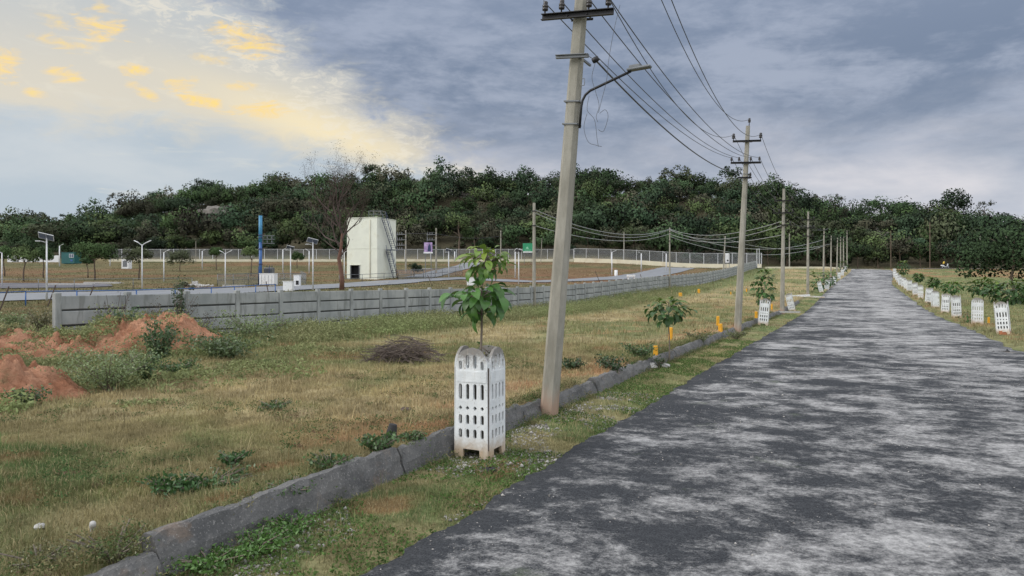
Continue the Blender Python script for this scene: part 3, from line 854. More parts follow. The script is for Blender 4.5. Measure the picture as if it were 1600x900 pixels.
data = [(1152, 28.6, 8.25, .050, 'full', 'second pole along the road, leaning right, with three stacked crossarms'),
        (1222, 45.8, 8.0, .014, 'mid', 'third pole along the road, upright, just past the first tilted tree guard'),
        (1262, 68.0, 8.1, .006, 'mid', 'fourth pole along the road, upright, short black brackets'),
        (1286.5, 101, 8.0, .012, 'far', 'fifth pole along the road, behind the knocked-over tree guards'),
        (1298, 124, 7.2, .012, 'far', 'sixth pole along the road, set slightly left of the row'),
        (1307.5, 132, 6.8, .02, 'far', 'seventh pole along the road, on the rising stretch'),
        (1313.5, 140, 7.0, .0, 'far', 'eighth pole along the road, one of the cluster near the crest'),
        (1318, 146, 7.0, .0, 'far', 'ninth pole along the road, just before the crest'),
        (1323.5, 152, 8.3, .0, 'far', 'farthest pole of the row, tallest of the cluster at the crest')]
for (px, Y, h, lean, arms, lab) in data:
    X, Y = on_row(px, Y)
    POLES.append(standard_pole(X, Y, h, lean, lab, arms=arms))

def wire_mesh(a, b, sag, r, n=28, sides=5):
    a = Vector(a); b = Vector(b); m = MB(); mid = None
    pts = [a.lerp(b, i/n)-Vector((0, 0, 4*sag*(i/n)*(1-i/n))) for i in range(n+1)]
    o = a.lerp(b, .5)
    m.tube([p-o for p in pts], r, sides, False); return m.mesh('overhead_wire'), o
def wire(a, b, sag, r, mat, label, group):
    me, o = wire_mesh(a, b, sag, r)
    return tag(link('overhead_wire', me, mat, None, o), label, 'overhead wire', group)
names4 = ['outer left', 'inner left', 'inner right', 'outer right']
for i in range(4):
    wire(wpt(P1, p1a[i]), wpt(POLES[1][0], POLES[1][1][i]), .42+.05*i, .0085, M['wire'], f'thin low wire from the {names4[i]} insulator of the nearest pole to the second', 'overhead wires between nearest and second pole')
for i in range(2):
    wire(wpt(P1, p1h[i]), wpt(POLES[1][0], POLES[1][2][i]), 1.25, .009, M['wire'], f'high wire to the {("left", "right")[i]} end of the top crossarm of the second pole', 'overhead wires between nearest and second pole')
wire(wpt(P1, p1t), wpt(POLES[1][0], POLES[1][3]), 1.35, .009, M['wire'], 'highest wire, ending on the pin on top of the second pole', 'overhead wires between nearest and second pole')
wire(wpt(P1, (.36, -.2, 5.20)), wpt(POLES[1][0], (.2, -.15, 6.15)), .5, .014, M['wire'], 'thick black service cable sagging between the nearest and second pole', 'overhead wires between nearest and second pole')
wire(wpt(P1, (.2, -.2, 5.30)), wpt(P1, (.36, -.2, 5.20)), .01, .006, M['wire'], 'short wire tying the cable clamp to the bracket of the nearest pole', 'overhead wires between nearest and second pole')
for k in range(1, 4):
    A, B = POLES[k], POLES[k+1]
    for i in range(4):
        j = min(i, len(B[1])-1)
        wire(wpt(A[0], A[1][i]), wpt(B[0], B[1][j]), .35, .009, M['wire'], f'wire from the {names4[i]} insulator of the {ORD[k]} pole to the {ORD[k+1]} pole', f'overhead wires past the {ORD[k]} pole')
    if A[2] and B[2]:
        for i in range(2): wire(wpt(A[0], A[2][i]), wpt(B[0], B[2][i]), .4, .009, M['wire'], f'upper wire on the {("left", "right")[i]} between the {ORD[k]} and {ORD[k+1]} poles', f'overhead wires past the {ORD[k]} pole')

# poles away from the road
def plain_pole(px, Y, h, label, b=.2, tp=.13, bands=True, lean=0.0, basepx=None, mat='pole'):
    X = (px-800)/F*Y
    r = empty('concrete_pole', label, 'concrete pole', (X, Y, zg(X, Y)), rot=(0, lean, -TH), group='plain concrete poles in the field')
    link('shaft', shaft_mesh(h, b, tp, 4), M[mat], r)
    if bands:
        m = MB(); m.box((0, 0, 0), (b*.95, b*.85, .07)); m.build('clamp', M['black_metal'], r, (0, 0, h-.55))
        m = MB(); m.box((0, 0, 0), (b*1.0, b*.85, .07)); m.build('clamp', M['black_metal'], r, (0, 0, h-1.5))
    return r
Q1 = plain_pole(834.5, 48.6, 7.0, 'tall grey pole in front of the concrete wall beside the nearest pole', .24, .17)
Q2 = plain_pole(1046.5, 83, 6.9, 'grey pole in front of the wall, above the lone sapling')
Q3 = plain_pole(975, 172, 7.3, 'pale pole at the far fence behind the curved side road', .26, .2)
Q4 = plain_pole(1130, 124, 6.8, 'leaning grey pole behind the wall beside the white board', .26, .18, lean=.05)
Q5 = plain_pole(1233.5, 153, 7.2, 'pale pole just right of the third roadside pole, by the far kerb', .26, .2)
Q6 = plain_pole(782.5, 165, 7.6, 'distant pole rising behind the crown of the nearest sapling', .28, .22)
Q7 = plain_pole(845, 172, 5.8, 'thin leaning pole at the far fence by the green sign', .16, .12, False, .05)
Q8 = plain_pole(306, 172, 5.2, 'thin pole in front of the hill left of the dead tree', .15, .12, False)
Q9 = plain_pole(1531.5, 156, 7.0, 'pale pole beside the dark bush right of the road', .22, .16)
Q10 = plain_pole(1539.5, 160, 6.2, 'dim brown pole just behind the pale pole on the right', .18, .14, False, mat='bark')
Q11 = plain_pole(1453, 172, 11.0, 'slim brown post in the dark trees above the scooter', .22, .16, False, mat='bark')
Q12 = plain_pole(1392, 172, 9.0, 'slim brown post in the dark trees beyond the crest', .2, .15, False, mat='bark')
for (a, ah, b, bh, sg, lab) in ((Q1, 6.55, Q2, 6.75, 1.1, 'upper pale cable from the tall grey pole to the next pole'), (Q1, 6.35, Q2, 6.70, 1.25, 'second pale cable hanging close below the upper one'), (Q1, 5.5, Q2, 6.2, .9, 'lowest pale cable leaving the tall grey pole')):
    wire(wpt(a, (0, 0, ah)), wpt(b, (0, 0, bh)), sg, .022, M['alu_wire'], lab, 'pale cables crossing the field')
for (ah, bh, sg, lab) in ((6.75, 5.75, .8, 'upper pale cable rising to the third roadside pole'), (6.70, 5.5, 1.0, 'middle pale cable rising to the third roadside pole'), (6.2, 4.9, .7, 'lower pale cable rising to the third roadside pole')):
    wire(wpt(Q2, (0, 0, ah)), wpt(POLES[2][0], (0, -.1, bh)), sg, .02, M['alu_wire'], lab, 'pale cables crossing the field')
for (ah, bh, sg, lab) in ((6.6, 6.2, 1.7, 'upper slack cable low over the wall to the fifth roadside pole'), (5.9, 5.3, 1.6, 'lower slack cable low over the wall to the fifth roadside pole')):
    wire(wpt(Q2, (0, 0, ah)), wpt(POLES[4][0], (0, -.1, bh)), sg, .024, M['alu_wire'], lab, 'pale cables crossing the field')
wire(wpt(Q4, (0, 0, 6.4)), wpt(POLES[5][0], (0, 0, 5.6)), 1.3, .024, M['alu_wire'], 'slack cable from the leaning pole to the crest poles', 'pale cables crossing the field')

# ------------------------------------------------------------ concrete tree guards
def slot(cx, cz, w, h, n=5):
    pts = []
    for k in range(n+1): q = math.pi*k/n; pts.append((cx+w/2*math.cos(q), cz+h/2-w/2+w/2*math.sin(q)))
    for k in range(n+1): q = math.pi+math.pi*k/n; pts.append((cx+w/2*math.cos(q), cz-h/2+w/2+w/2*math.sin(q)))
    return pts
def guard_panel_mb(W=.42, H=1.25, th=.035, chip=0, Mx=None):
    out = [(-W/2, 0), (-W*.26, 0), (-W*.25, .10), (W*.25, .10), (W*.27, 0), (W/2, 0), (W/2, 1.02)]
    for k in range(1, 14): q = math.pi*k/14; out.append((W/2*math.cos(q), 1.02+(H-1.02)*math.sin(q)))
    out.append((-W/2, 1.02))
    rng = random.Random(chip)
    out = [(x+(rng.uniform(-.004, .004)), z+(rng.uniform(-.005, .005) if z > .01 else 0)) for x, z in out]
    holes = []
    for cx in (-.138, -.047, .047, .138):
        inner = abs(cx) < .1
        holes.append(slot(cx, 1.09 if inner else 1.05, .043, .155 if inner else .10))
        holes.append(slot(cx, .75, .043, .18))
        holes.append([(cx+.024, .565), (cx, .592), (cx-.024, .565), (cx, .538)])
        holes.append(slot(cx, .435, .043, .11)); holes.append(slot(cx, .275, .043, .105))
    m = MB(); m.prism(out, holes, th, Mx or Matrix.Identity(4))
    # raised blank band under the arch
    m2 = [(x, z) for x, z in ((-W/2+.015, .86), (W/2-.015, .86), (W/2-.015, .985), (-W/2+.015, .985))]
    m.prism(m2, [], th+.012, Mx or Matrix.Identity(4))
    return m
M['fill'] = mat_plain('dark_core_fill', (.13, .12, .10), .95, 0, .4, 14, dirt=(.06, .055, .05))  # dark colour of the box added behind the guard slots
def make_guard(label, missing=()):
    r = empty('tree_guard', label, 'tree guard', group='white concrete tree guards along the road')
    W = .42
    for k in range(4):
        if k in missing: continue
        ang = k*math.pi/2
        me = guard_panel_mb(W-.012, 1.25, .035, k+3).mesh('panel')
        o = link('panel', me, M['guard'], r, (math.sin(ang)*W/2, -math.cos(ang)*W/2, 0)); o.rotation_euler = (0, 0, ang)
    m = MB(); m.box((0, 0, .52), (W-.13, W-.13, .76)); m.build('dark_core', M['fill'], r) if not missing else None  # dark box added inside the guard to darken its slots
    # dark joint strips in the corners
    for k in range(4):
        if k in missing or (k-1) % 4 in missing: continue
        a = k*math.pi/2+math.pi/4+math.pi/2*2
        m = MB(); m.box((0, 0, 0), (.022, .022, .93)); o = m.build('corner_joint', M['twig'], r, (math.cos(a)*(W/2-.008)*math.sqrt(2), math.sin(a)*(W/2-.008)*math.sqrt(2), .56))
    return r
def guard_at(src, s, t, label, lean=(0, 0), rz=0.0, first=False, sc=1.0):
    x, y = st(s, t); loc = (x, y, zg(x, y)-.01)
    rot = (lean[0], lean[1], -TH+rz)
    if first:
        src.location = loc; src.rotation_euler = rot; src.scale = (sc,)*3; src['label'] = label; return src
    return copy_tree(src, label, loc, rot, (sc,)*3)
g0 = make_guard('nearest guard')
guard_at(g0, 7.62, -3.97, 'nearest tree guard, tall white and weathered, sapling growing out of it', first=True, rz=.02)
g0.location.z = 0.0
gopen = make_guard('open guard', missing=(2, 3))
gend = make_guard('end guard', missing=(1, 3))
def s_of(px, t): Y = F*t/(CO*(px-1340)); return (Y+t*SI)/CO, Y
s2, _ = s_of(1192, -3.93)
guard_at(g0, s2, -3.93, 'second tree guard on the left verge, leaning right, leafy shrub above it', (0, .09), .1)
guard_at(gopen, s_of(1238, -3.93)[0], -3.95, 'third guard on the left verge, broken open and tipped toward the field', (.1, -.22), .15, True)
lefts = [(1283, -3.9, 'fourth guard on the left verge, two broken panels splayed apart', (.0, -.25), .3, 1), (1291, -3.7, 'fifth guard on the left verge, one of three crooked ones bunched together', (.05, .15), .2, 0),
         (1297.5, -3.9, 'sixth guard on the left verge, the middle of the crooked bunch', (0, -.12), .5, 1), (1303, -3.9, 'seventh guard on the left verge, the farthest of the crooked bunch', (0, .08), .1, 0),
         (1311, -3.0, 'eighth guard on the left verge, upright beside the crest poles', (0, 0), 0, 0), (1316, -2.8, 'ninth guard on the left verge, half hidden by the eighth', (0, .05), .2, 0), (1321, -2.6, 'tenth guard on the left verge, smallest, near the crest', (0, 0), .1, 0)]
for (px, t, lab, ln, rz, op) in lefts:
    Y = {1283: 77, 1291: 84, 1297.5: 93, 1303: 102, 1311: 118, 1316: 128, 1321: 140}[px]
    X = (px-800)/F*Y; s = X*SI+Y*CO; t = X*CO-Y*SI
    guard_at(gopen if op else g0, s, t, lab, ln, rz)
rights = [(1568.5, 28.0), (1527, 34.6), (1495, 41.2), (1476.5, 46.8), (1461.5, 53.0), (1450.5, 58.8), (1438.5, 65.5), (1431, 71), (1420.5, 80), (1415.5, 86), (1411, 92.5), (1407, 99), (1403.5, 106), (1401, 113), (1399, 121), (1397.5, 130)]
desc = ['nearest guard on the right verge, rusty brick base, big drooping leaves above', 'second guard on the right verge, clean round arch and no plant', 'third guard on the right verge, one slab standing proud on its left', 'fourth guard on the right verge, its arch half hidden by the bushy sapling',
        'fifth guard on the right verge, squat beside the bushy sapling', 'sixth guard on the right verge, just left of the bushy sapling', 'seventh guard on the right verge, nearer one of the touching pair', 'eighth guard on the right verge, farther one of the touching pair']
for i, (px, Y) in enumerate(rights):
    X = (px-800)/F*Y; s = X*SI+Y*CO; t = X*CO-Y*SI
    lab = desc[i] if i < len(desc) else f'{ORD[i]} guard from the near end of the right-hand row'
    if i == 1: guard_at(gend, s, t, lab, (0, .01), .06, True); continue
    guard_at(gend if i in (4, 6, 9) else g0, s, t, lab, ((i*7 % 5-2)*.022, (i*11 % 7-3)*.026), .07*(i*5 % 7-3))
p = st(s_of(1568.5, 0)[0] if False else 0, 0)
X = (1568.5-800)/F*28; s = X*SI+28*CO; t = X*CO-28*SI; xx, yy = st(s, t)
m = MB(); m.box((0, -.16, .07), (.38, .10, .15), Euler((0, 0, 0)).to_matrix(), bevel=.01); m.box((.02, .1, .05), (.34, .26, .1), bevel=.01)
o = m.build('brick_footing', M['brick_red'], None, (xx, yy, zg(xx, yy))); o.rotation_euler = (0, 0, -TH); tag(o, 'rusty red brick footing inside the nearest right-hand tree guard', 'brick footing')

# ------------------------------------------------------------ small yellow plot markers
def marker(px, py, h, w, label, tilt=0.0, mat='yellow_paint'):
    q = gp(px, py); h *= .82; w *= .8
    r = MB(); r.box((0, 0, h/2-.05), (w, w, h+.1), bevel=w*.12, taper=.92)
    r.box((0, -w*.5-.002, h*.72), (w*.5, .006, w*.4))
    o = r.build('plot_marker', M[mat], None, (q.x, q.y, q.z)); o.rotation_euler = (0, tilt, -TH+random.Random(px).uniform(-.3, .3))
    return tag(o, label, 'plot marker', 'yellow concrete plot markers')
marker(1024.5, 556, .30, .14, 'nearest yellow plot marker, standing behind the drain wall left of the thin trunk')
marker(1047.5, 532, .50, .15, 'yellow plot marker directly right of the thin sapling trunk', .03)
marker(1126, 518, .34, .17, 'short yellow marker close to the drain wall left of the second pole', -.05)
marker(1121.5, 509, .50, .16, 'taller yellow marker just behind the short one near the second pole', .02)
marker(1092, 458, .50, .30, 'broad yellow marker in the grass near the concrete wall')
marker(1063, 463, .40, .36, 'orange-yellow block showing above the lone sapling')
marker(1166.5, 456, .40, .17, 'small orange marker in the field behind the second pole')
marker(1142, 460, .30, .12, 'tiny yellow marker between two others in the far grass')
marker(1206, 486, .55, .12, 'thin yellow marker just right of the second tree guard')
marker(1181.5, 497, .40, .17, 'faded orange marker just left of the second tree guard')
marker(1545, 505, .35, .13, 'faint orange marker between the two nearest right-hand guards')

# ------------------------------------------------------------ solar street lamps
def lamp(px, base_y, top_y, kind, label, Y=None):
    q = gp(px, base_y) if Y is None else gx(px, Y)
    h = (base_y-top_y)*q.y/F
    r = empty('street_lamp', label, 'street lamp', q, group='street lamps behind the concrete wall')
    m = MB(); rad = max(.06, h*.013, q.y*.00075); m.tube([(0, 0, -.2), (0, 0, h)], [rad*1.2, rad*.85], 8); m.build('pole', M['galv'], r)
    k = h/5.0
    if kind == 'solar':
        m = MB(); rt = Euler((R(-32), R(14), R(20))).to_matrix(); m.box((0, 0, 0), (1.05*k, .75*k, .035), rt); p = m.build('solar_panel', M['solar'], r, (-.05*k, 0, h+.12*k))
        m = MB()
        for a, b, c, d in ((0, .375*k, 1.08*k, .04), (0, -.375*k, 1.08*k, .04)): m.box(rt @ Vector((a, b, 0)), (c, d, .05), rt)
        for a in (-.53*k, .53*k, 0): m.box(rt @ Vector((a, 0, .003)), (.04 if a else .02, .75*k, .05), rt)
        m.build('frame', M['galv'], p)
        m = MB(); m.tube([(0, 0, h*.93), (-.35*k, -.2*k, h*.95)], .03*k, 6); a = m.build('lamp_arm', M['galv'], r)
        m = MB(); m.box((-.5*k, -.28*k, h*.95), (.4*k, .18*k, .06*k), bevel=.01); m.build('lamp_head', M['galv'], a)
    else:
        dirs = (1,) if kind == 'single' else ((-1,) if kind == 'single_left' else (1, -1))
        for d in dirs:
            q2 = .55 if d > 0 else .42
            m = MB(); m.tube([(0, 0, h*.92), (0.0, 0, h-.1*k), (d*.3*k, -.02, h+.12*k), (d*q2*k, -.04, h+.22*k)], .04*k, 6); a = m.build('lamp_arm', M['galv'], r)
            m = MB(); m.box((d*(q2+.2)*k, -.04, h+.32*k), (.5*k, .2*k, .07*k), Euler((0, -d*.45, 0)).to_matrix(), bevel=.012); m.build('lamp_head', M['white_paint'], a)
    return r
LN = 'street lamp'
lamp(73, 470, 372, 'solar', 'tall solar street lamp at the far left, panel tilted over the blue railing')
lamp(3, 447, 395, 'single_left', 'street lamp cut by the left edge of the photo')
lamp(93, 416, 384, 'single', 'small street lamp between the left tree and the teal cabin')
lamp(172, 416, 392, 'double', 'two-armed street lamp right of the large spreading tree')
lamp(222, 454, 382, 'double', 'two-armed street lamp in front of the round tree, third tallest on the left')
lamp(256, 440, 394, 'single', 'street lamp with rising arm between two small trees')
lamp(316, 421, 392, 'single', 'small street lamp near the fence right of the thin pole')
lamp(352, 449, 396, 'double', 'two-armed street lamp left of the blue column')
lamp(442, 427, 390, 'single', 'street lamp just left of the small solar lamp by the white cabinet')
lamp(454, 442, 388, 'solar', 'small solar street lamp right of the white cabinet')
lamp(483, 427, 392, 'single_left', 'street lamp whose arm points left beside the dead tree')
lamp(489, 453, 378, 'solar', 'solar street lamp left of the dead tree trunk')
lamp(538, 435, 394, 'single', 'street lamp standing against the left edge of the water tank tower')
lamp(701, 434, 392, 'solar', 'slim solar lamp near the start of the hill path')
lamp(710.5, 409, 393, 'single_left', 'small street lamp directly right of the slim solar lamp')
lamp(805, 434, 392, 'single', 'thin street lamp left of the green sign board')
lamp(810.5, 444, 393, 'solar', 'solar lamp directly left of the green sign board')
lamp(956, 430, 394, 'single', 'street lamp beside the white cylinder on the red soil')
lamp(1002, 424, 396, 'single_left', 'street lamp at the bend of the curved side road')
lamp(1041, 424, 396, 'single_left', 'street lamp just left of the grey pole before the wall')

# ------------------------------------------------------------ water tank tower
def build_tank():
    A = gx(589, 116.0); zb = A.z-.1
    d2 = Vector((2.0, 6.0, 0)).normalized(); d1 = Vector((-6.0, 2.0, 0)).normalized()
    L1, L2, H = 5.35, 6.4, 9.85
    r = empty('water_tank_tower', 'cream square water tank tower with blue zigzag stairs', 'water tower', (A.x, A.y, zb))
    def P(a, b, z): return d1*a+d2*b+Vector((0, 0, z))
    rot = Matrix((d1, d2, Vector((0, 0, 1)))).transposed()
    m = MB(); t = .12  # taper: slightly wider at the base
    ox = .28
    # body as prism with a doorway cut through its front face
    dw0, dw1, dh = 3.05, 4.75, 2.35
    fr = [(-0.05, 0), (dw0, 0), (dw0, dh), (dw1, dh), (dw1, 0), (L1+.02, 0), (L1, H), (0, H)]
    # front face sheet with thickness
    Mx = Matrix.Translation((0, 0, 0)) @ Matrix(((d1.x, -d2.x, 0, 0), (d1.y, -d2.y, 0, 0), (0, 0, 1, 0), (0, 0, 0, 1)))
    m.prism(fr, [], .25, Matrix.Translation(d2*.125) @ Mx)
    m.box(P(L1/2, L2-.125, H/2), (L1, .25, H), rot); m.box(P(.125, L2/2, H/2), (.25, L2-.5, H), rot); m.box(P(L1-.125, L2/2, H/2), (.25, L2-.5, H), rot)
    m.box(P(L1/2, L2/2, H-.15), (L1-.5, L2-.5, .25), rot)
    m.box(P(L1/2, L2/2, .05), (L1-.5, L2-.5, .1), rot)
    m.build('wall', M['cream_wall'], r)
    m = MB(); m.box(P(L1/2, -.02, 5.0), (L1, .04, .07), rot); m.box(P(-.02, L2/2, 5.0), (.04, L2, .07), rot)
    m.box(P(L1/2, -.03, H+.03), (L1+.12, .1, .08), rot); m.box(P(-.03, L2/2, H+.03), (.1, L2, .08), rot)
    m.build('ledge', M['cream_wall'], r)
    m = MB(); m.tube([P(1.2, -.06, .3), P(1.2, -.06, H-.3)], .05, 6); m.build('drain_pipe', M['cream_plinth'], r)
    m = MB(); m.box(P((dw0+dw1)/2, .8, dh/2), (dw1-dw0+.4, .05, dh), rot); m.build('doorway_shade', M['dark_inside'], r)
    m = MB()
    for a_ in (dw0+.06, dw1-.06): m.box(P(a_, .06, dh/2), (.12, .3, dh-.01), rot)
    m.build('door_frame', M['grey_metal'], r)
    m = MB(); m.box(P((dw0+dw1)/2, -.03, dh+.08), (dw1-dw0+.3, .10, .1), rot); m.build('lintel', M['cream_wall'], r)
    # stairs on the right-hand face (a < 0 side)
    def flight(b0, z0, b1, z1, name):
        m = MB(); n = 16
        for off in (-.35, -1.15):
            m.tube([P(off, b0, z0), P(off, b1, z1)], .06, 5); m.tube([P(off, b0, z0+.9), P(off, b1, z1+.9)], .03, 5)
            for k in range(0, n+1, 3): f = k/n; m.tube([P(off, b0+(b1-b0)*f, z0+(z1-z0)*f), P(off, b0+(b1-b0)*f, z0+(z1-z0)*f+.9)], .025, 5)
        for k in range(n+1): f = k/n; m.box(P(-.75, b0+(b1-b0)*f, z0+(z1-z0)*f), (.8, .24, .04), rot)
        return m.build(name, M['stair_blue'], r)
    flight(4.2, 5.0, .9, H-.1, 'stair_flight'); flight(4.9, .1, 2.3, 4.7, 'stair_flight')
    m = MB(); m.box(P(-.75, 3.6, 4.85), (.85, 2.6, .06), rot); m.build('stair_landing', M['stair_blue'], r)
    m = MB()
    c = [P(-.6, .1, H), P(1.5, .1, H), P(1.5, 1.6, H), P(-.6, 1.6, H)]
    for i in range(4):
        a, b = c[i], c[(i+1) % 4]
        for zz in (.55, 1.05): m.tube([a+Vector((0, 0, zz)), b+Vector((0, 0, zz))], .022, 5)
        m.tube([a, a+Vector((0, 0, 1.05))], .035, 5)
    m.build('roof_railing', M['grey_metal'], r)
build_tank()

# ------------------------------------------------------------ blue column with transformer, cabinets
def blue_column():
    q = gp(407, 445); h = (445-337)*q.y/F
    r = empty('blue_column', 'tall sky-blue steel column beside the white cabinet', 'steel column', q)
    m = MB(); m.tube([(0, 0, 0), (0, 0, h*.62)], .2, 10); m.build('lower_tube', M['blue_paint'], r)
    m = MB(); m.tube([(0, 0, h*.62), (0, 0, h)], .23, 10); m.build('upper_tube', M['teal_paint'], r)
    for z in (.3, .52, .68, .72):
        m = MB(); m.lathe((0, 0, 0), [(.21, -.06), (.30, -.06), (.30, .06), (.21, .06)], 10); m.build('flange', M['stair_blue'], r, (0, 0, h*z))
    m = MB()
    for z in (.60, .66, .71): m.box((.9, 0, h*z), (1.9, .08, .08))
    for x in (.3, .9, 1.5):
        for z in (.61, .67): m.lathe((x, 0, h*z), [(.05, 0), (.08, .08), (.05, .12), (.08, .18), (.02, .3)], 6)
    m.build('equipment_arms', M['grey_metal'], r)
    m = MB()
    for x in (-.3, 1.1): m.tube([(x, .1, 0), (x, .1, 2.4)], .06, 5)
    m.build('prop', M['stair_blue'], r)
blue_column()
def box_thing(name, px, py, w, d, h, mat, label, cat, extra=None, rz=-.1):
    q = gp(px, py); r = empty(name, label, cat, q, rz)
    m = MB(); m.box((0, 0, h/2), (w, d, h), bevel=.03); m.build('body', mat, r)
    m = MB(); m.box((0, 0, h+.03), (w+.08, d+.08, .06), bevel=.01); m.build('lid', mat, r)
    if extra: extra(r)
    return r
def slats(r, w=1.9, d=1.1, h=1.4):
    m = MB()
    for k in range(4): m.box((-w*.36+k*w*.24, -d/2-.012, h*.5), (.02, .02, h*.85))
    m.build('door_seams', M['grey_metal'], r)
box_thing('electrical_cabinet', 419.5, 446, 2.0, 1.1, 1.5, M['white_paint'], 'wide white electrical cabinet beside the blue column', 'electrical cabinet', slats)
def trafo(px, py, lab):
    q = gp(px, py); r = empty('transformer', lab, 'transformer', q)
    m = MB(); m.box((0, 0, 1.6), (1.2, .9, 1.1), bevel=.05); m.build('body', M['grey_metal'], r)
    m = MB()
    for k in range(7): m.box((-.55+k*.18, -.55, 1.55), (.04, .18, .9))
    m.build('cooling_fins', M['grey_metal'], r)
    for x in (-.35, 0, .35):
        m = MB(); m.lathe((x, 0, 2.15), [(.05, 0), (.09, .06), (.05, .12), (.09, .2), (.05, .26), (.02, .42)], 8); m.build('bushing', M['porcelain'], r)
    m = MB(); m.box((0, 0, .53), (1.0, .8, 1.05)); m.build('plinth', M['wall'], r)
trafo(421, 442, 'dark grey transformer rising behind the wide white cabinet')
def hole(r):
    m = MB(); m.box((.1, -.28, .5), (.35, .02, .5)); m.build('opening', M['dark_inside'], r)
box_thing('junction_box', 464.5, 448, .75, .5, 1.4, M['white_paint'], 'narrow white junction box with a dark opening, right of the cabinet', 'junction box', hole)
box_thing('junction_box', 451, 455, 1.0, .6, 1.0, M['white_paint'], 'squat white box just over the wall top below the small solar lamp', 'junction box')
box_thing('junction_box', 736, 446, 1.0, .7, 1.0, M['white_paint'], 'white box on the wall side of the side road, left of the sapling', 'junction box')
q = gp(962.5, 431); m = MB(); m.lathe((0, 0, 0), [(.28, 0), (.28, .95), (.22, 1.0), (0, 1.0)], 12); tag(m.build('water_drum', M['white_paint'], None, q), 'white upright cylinder on the red soil beside the side road', 'water drum')
q = gp(986, 441.5); r = empty('concrete_table', 'small white table-like stand beside the curved side road', 'table', q)
m = MB(); m.box((0, 0, .95), (1.1, .8, .3), bevel=.03); m.build('table_top', M['white_paint'], r)
for x, y in ((-.4, -.25), (.4, -.25), (-.4, .25), (.4, .25)): m = MB(); m.box((0, 0, .4), (.14, .14, .8)); m.build('leg', M['white_paint'], r, (x, y, 0))
def cabin_extra(r):
    m = MB(); m.box((.9, -1.27, 1.75), (1.0, .04, .7)); w = m.build('window', M['solar'], r)
    m = MB()
    for x in (.38, .9, 1.42): m.box((x, -1.3, 1.75), (.06, .04, .8))
    for z in (1.37, 2.13): m.box((.9, -1.3, z), (1.1, .04, .06))
    m.build('frame', M['white_paint'], w)
    m = MB(); m.box((.9, -1.27, .7), (.5, .04, .45)); m.build('panel', M['blue_paint'], r)
box_thing('site_cabin', 112, 412, 3.2, 2.5, 2.5, M['green_paint'], 'dark teal site cabin with a small window behind the spreading tree', 'cabin', cabin_extra)
def shed_extra(r):
    m = MB(); m.box((0, -.63, 1.0), (.9, .03, 1.2)); m.build('shutter', M['grey_metal'], r)
box_thing('pump_shed', 198, 420, 1.5, 1.2, 1.9, M['white_paint'], 'small white pump shed left of the round tree', 'shed', shed_extra)
# white wall pieces left
def low_wall(name, a, b, h, th, mat, lift, label, cat):
    n = max(2, int(math.dist(a, b)/4)); r = empty(name, label, cat, (a[0], a[1], zg(*a)))
    m = MB(); vs = []
    d = Vector((b[0]-a[0], b[1]-a[1], 0)).normalized(); nn = Vector((-d.y, d.x, 0))*th/2
    for i in range(n+1):
        x = a[0]+(b[0]-a[0])*i/n; y = a[1]+(b[1]-a[1])*i/n; z = zg(x, y)
        for sx, zz in ((-1, -.4), (-1, h), (1, h), (1, -.4)): vs.append(Vector((x, y, z+zz+(lift if zz > 0 else 0)))+nn*sx-r.location)
    fs = [[i*4+k, i*4+(k+1) % 4, (i+1)*4+(k+1) % 4, (i+1)*4+k] for i in range(n) for k in range(4)]+[[0, 1, 2, 3], [n*4+3, n*4+2, n*4+1, n*4]]
    m.addv(vs, fs); m.build('base', mat, r)
    return r
def fence_line(a, b, h, base_h, label, step=3.0, plinth=M['cream_plinth'], th=.35):
    r = low_wall('chain_link_fence', a, b, base_h, th, plinth, 0, label, 'fence')
    L = math.dist(a, b); n = int(L/step); n = min(n, 95)
    for i in range(n+1):
        x = a[0]+(b[0]-a[0])*i/n; y = a[1]+(b[1]-a[1])*i/n; z = zg(x, y)
        m = MB(); m.box((0, 0, h/2), (.09, .09, h)); m.build('post', M['galv'], r, (x-r.location.x, y-r.location.y, z-r.location.z+base_h-.05))
    vs = []; n2 = max(2, int(L/6))
    for i in range(n2+1):
        x = a[0]+(b[0]-a[0])*i/n2; y = a[1]+(b[1]-a[1])*i/n2; z = zg(x, y)
        vs += [(x-r.location.x, y-r.location.y+.02, z-r.location.z+base_h), (x-r.location.x, y-r.location.y+.02, z-r.location.z+base_h+h-.1)]
    fs = [[2*i, 2*i+2, 2*i+3, 2*i+1] for i in range(n2)]
    m = MB(); m.addv(vs, fs); m.build('wire_mesh', M['chain'], r)
    m = MB(); m.tube([Vector(vs[2*i+1]) for i in range(n2+1)], .03, 5); m.build('top_rail', M['galv'], r)
    return r
def XY(px, Y): return ((px-800)/F*Y, Y)
fence_line(XY(170, 178), XY(535, 178), 2.5, .55, 'long chain-link fence on a cream plinth left of the water tower')
fence_line(XY(612, 178), XY(896, 178), 2.5, .55, 'chain-link fence on a cream plinth between water tower and nearest pole')
fence_line(XY(897, 176), XY(1190, 158), 2.4, .95, 'chain-link fence on a taller cream plinth right of the nearest pole')
low_wall('kerb_wall', XY(1196, 153), XY(1322, 153), .35, .3, M['cream_plinth'], 0, 'low pale kerb wall crossing behind the roadside poles', 'kerb wall')
low_wall('compound_wall', XY(12, 176), XY(92, 176), 1.6, .3, M['white_paint'], 0, 'white compound wall glimpsed between the leftmost trees', 'wall')
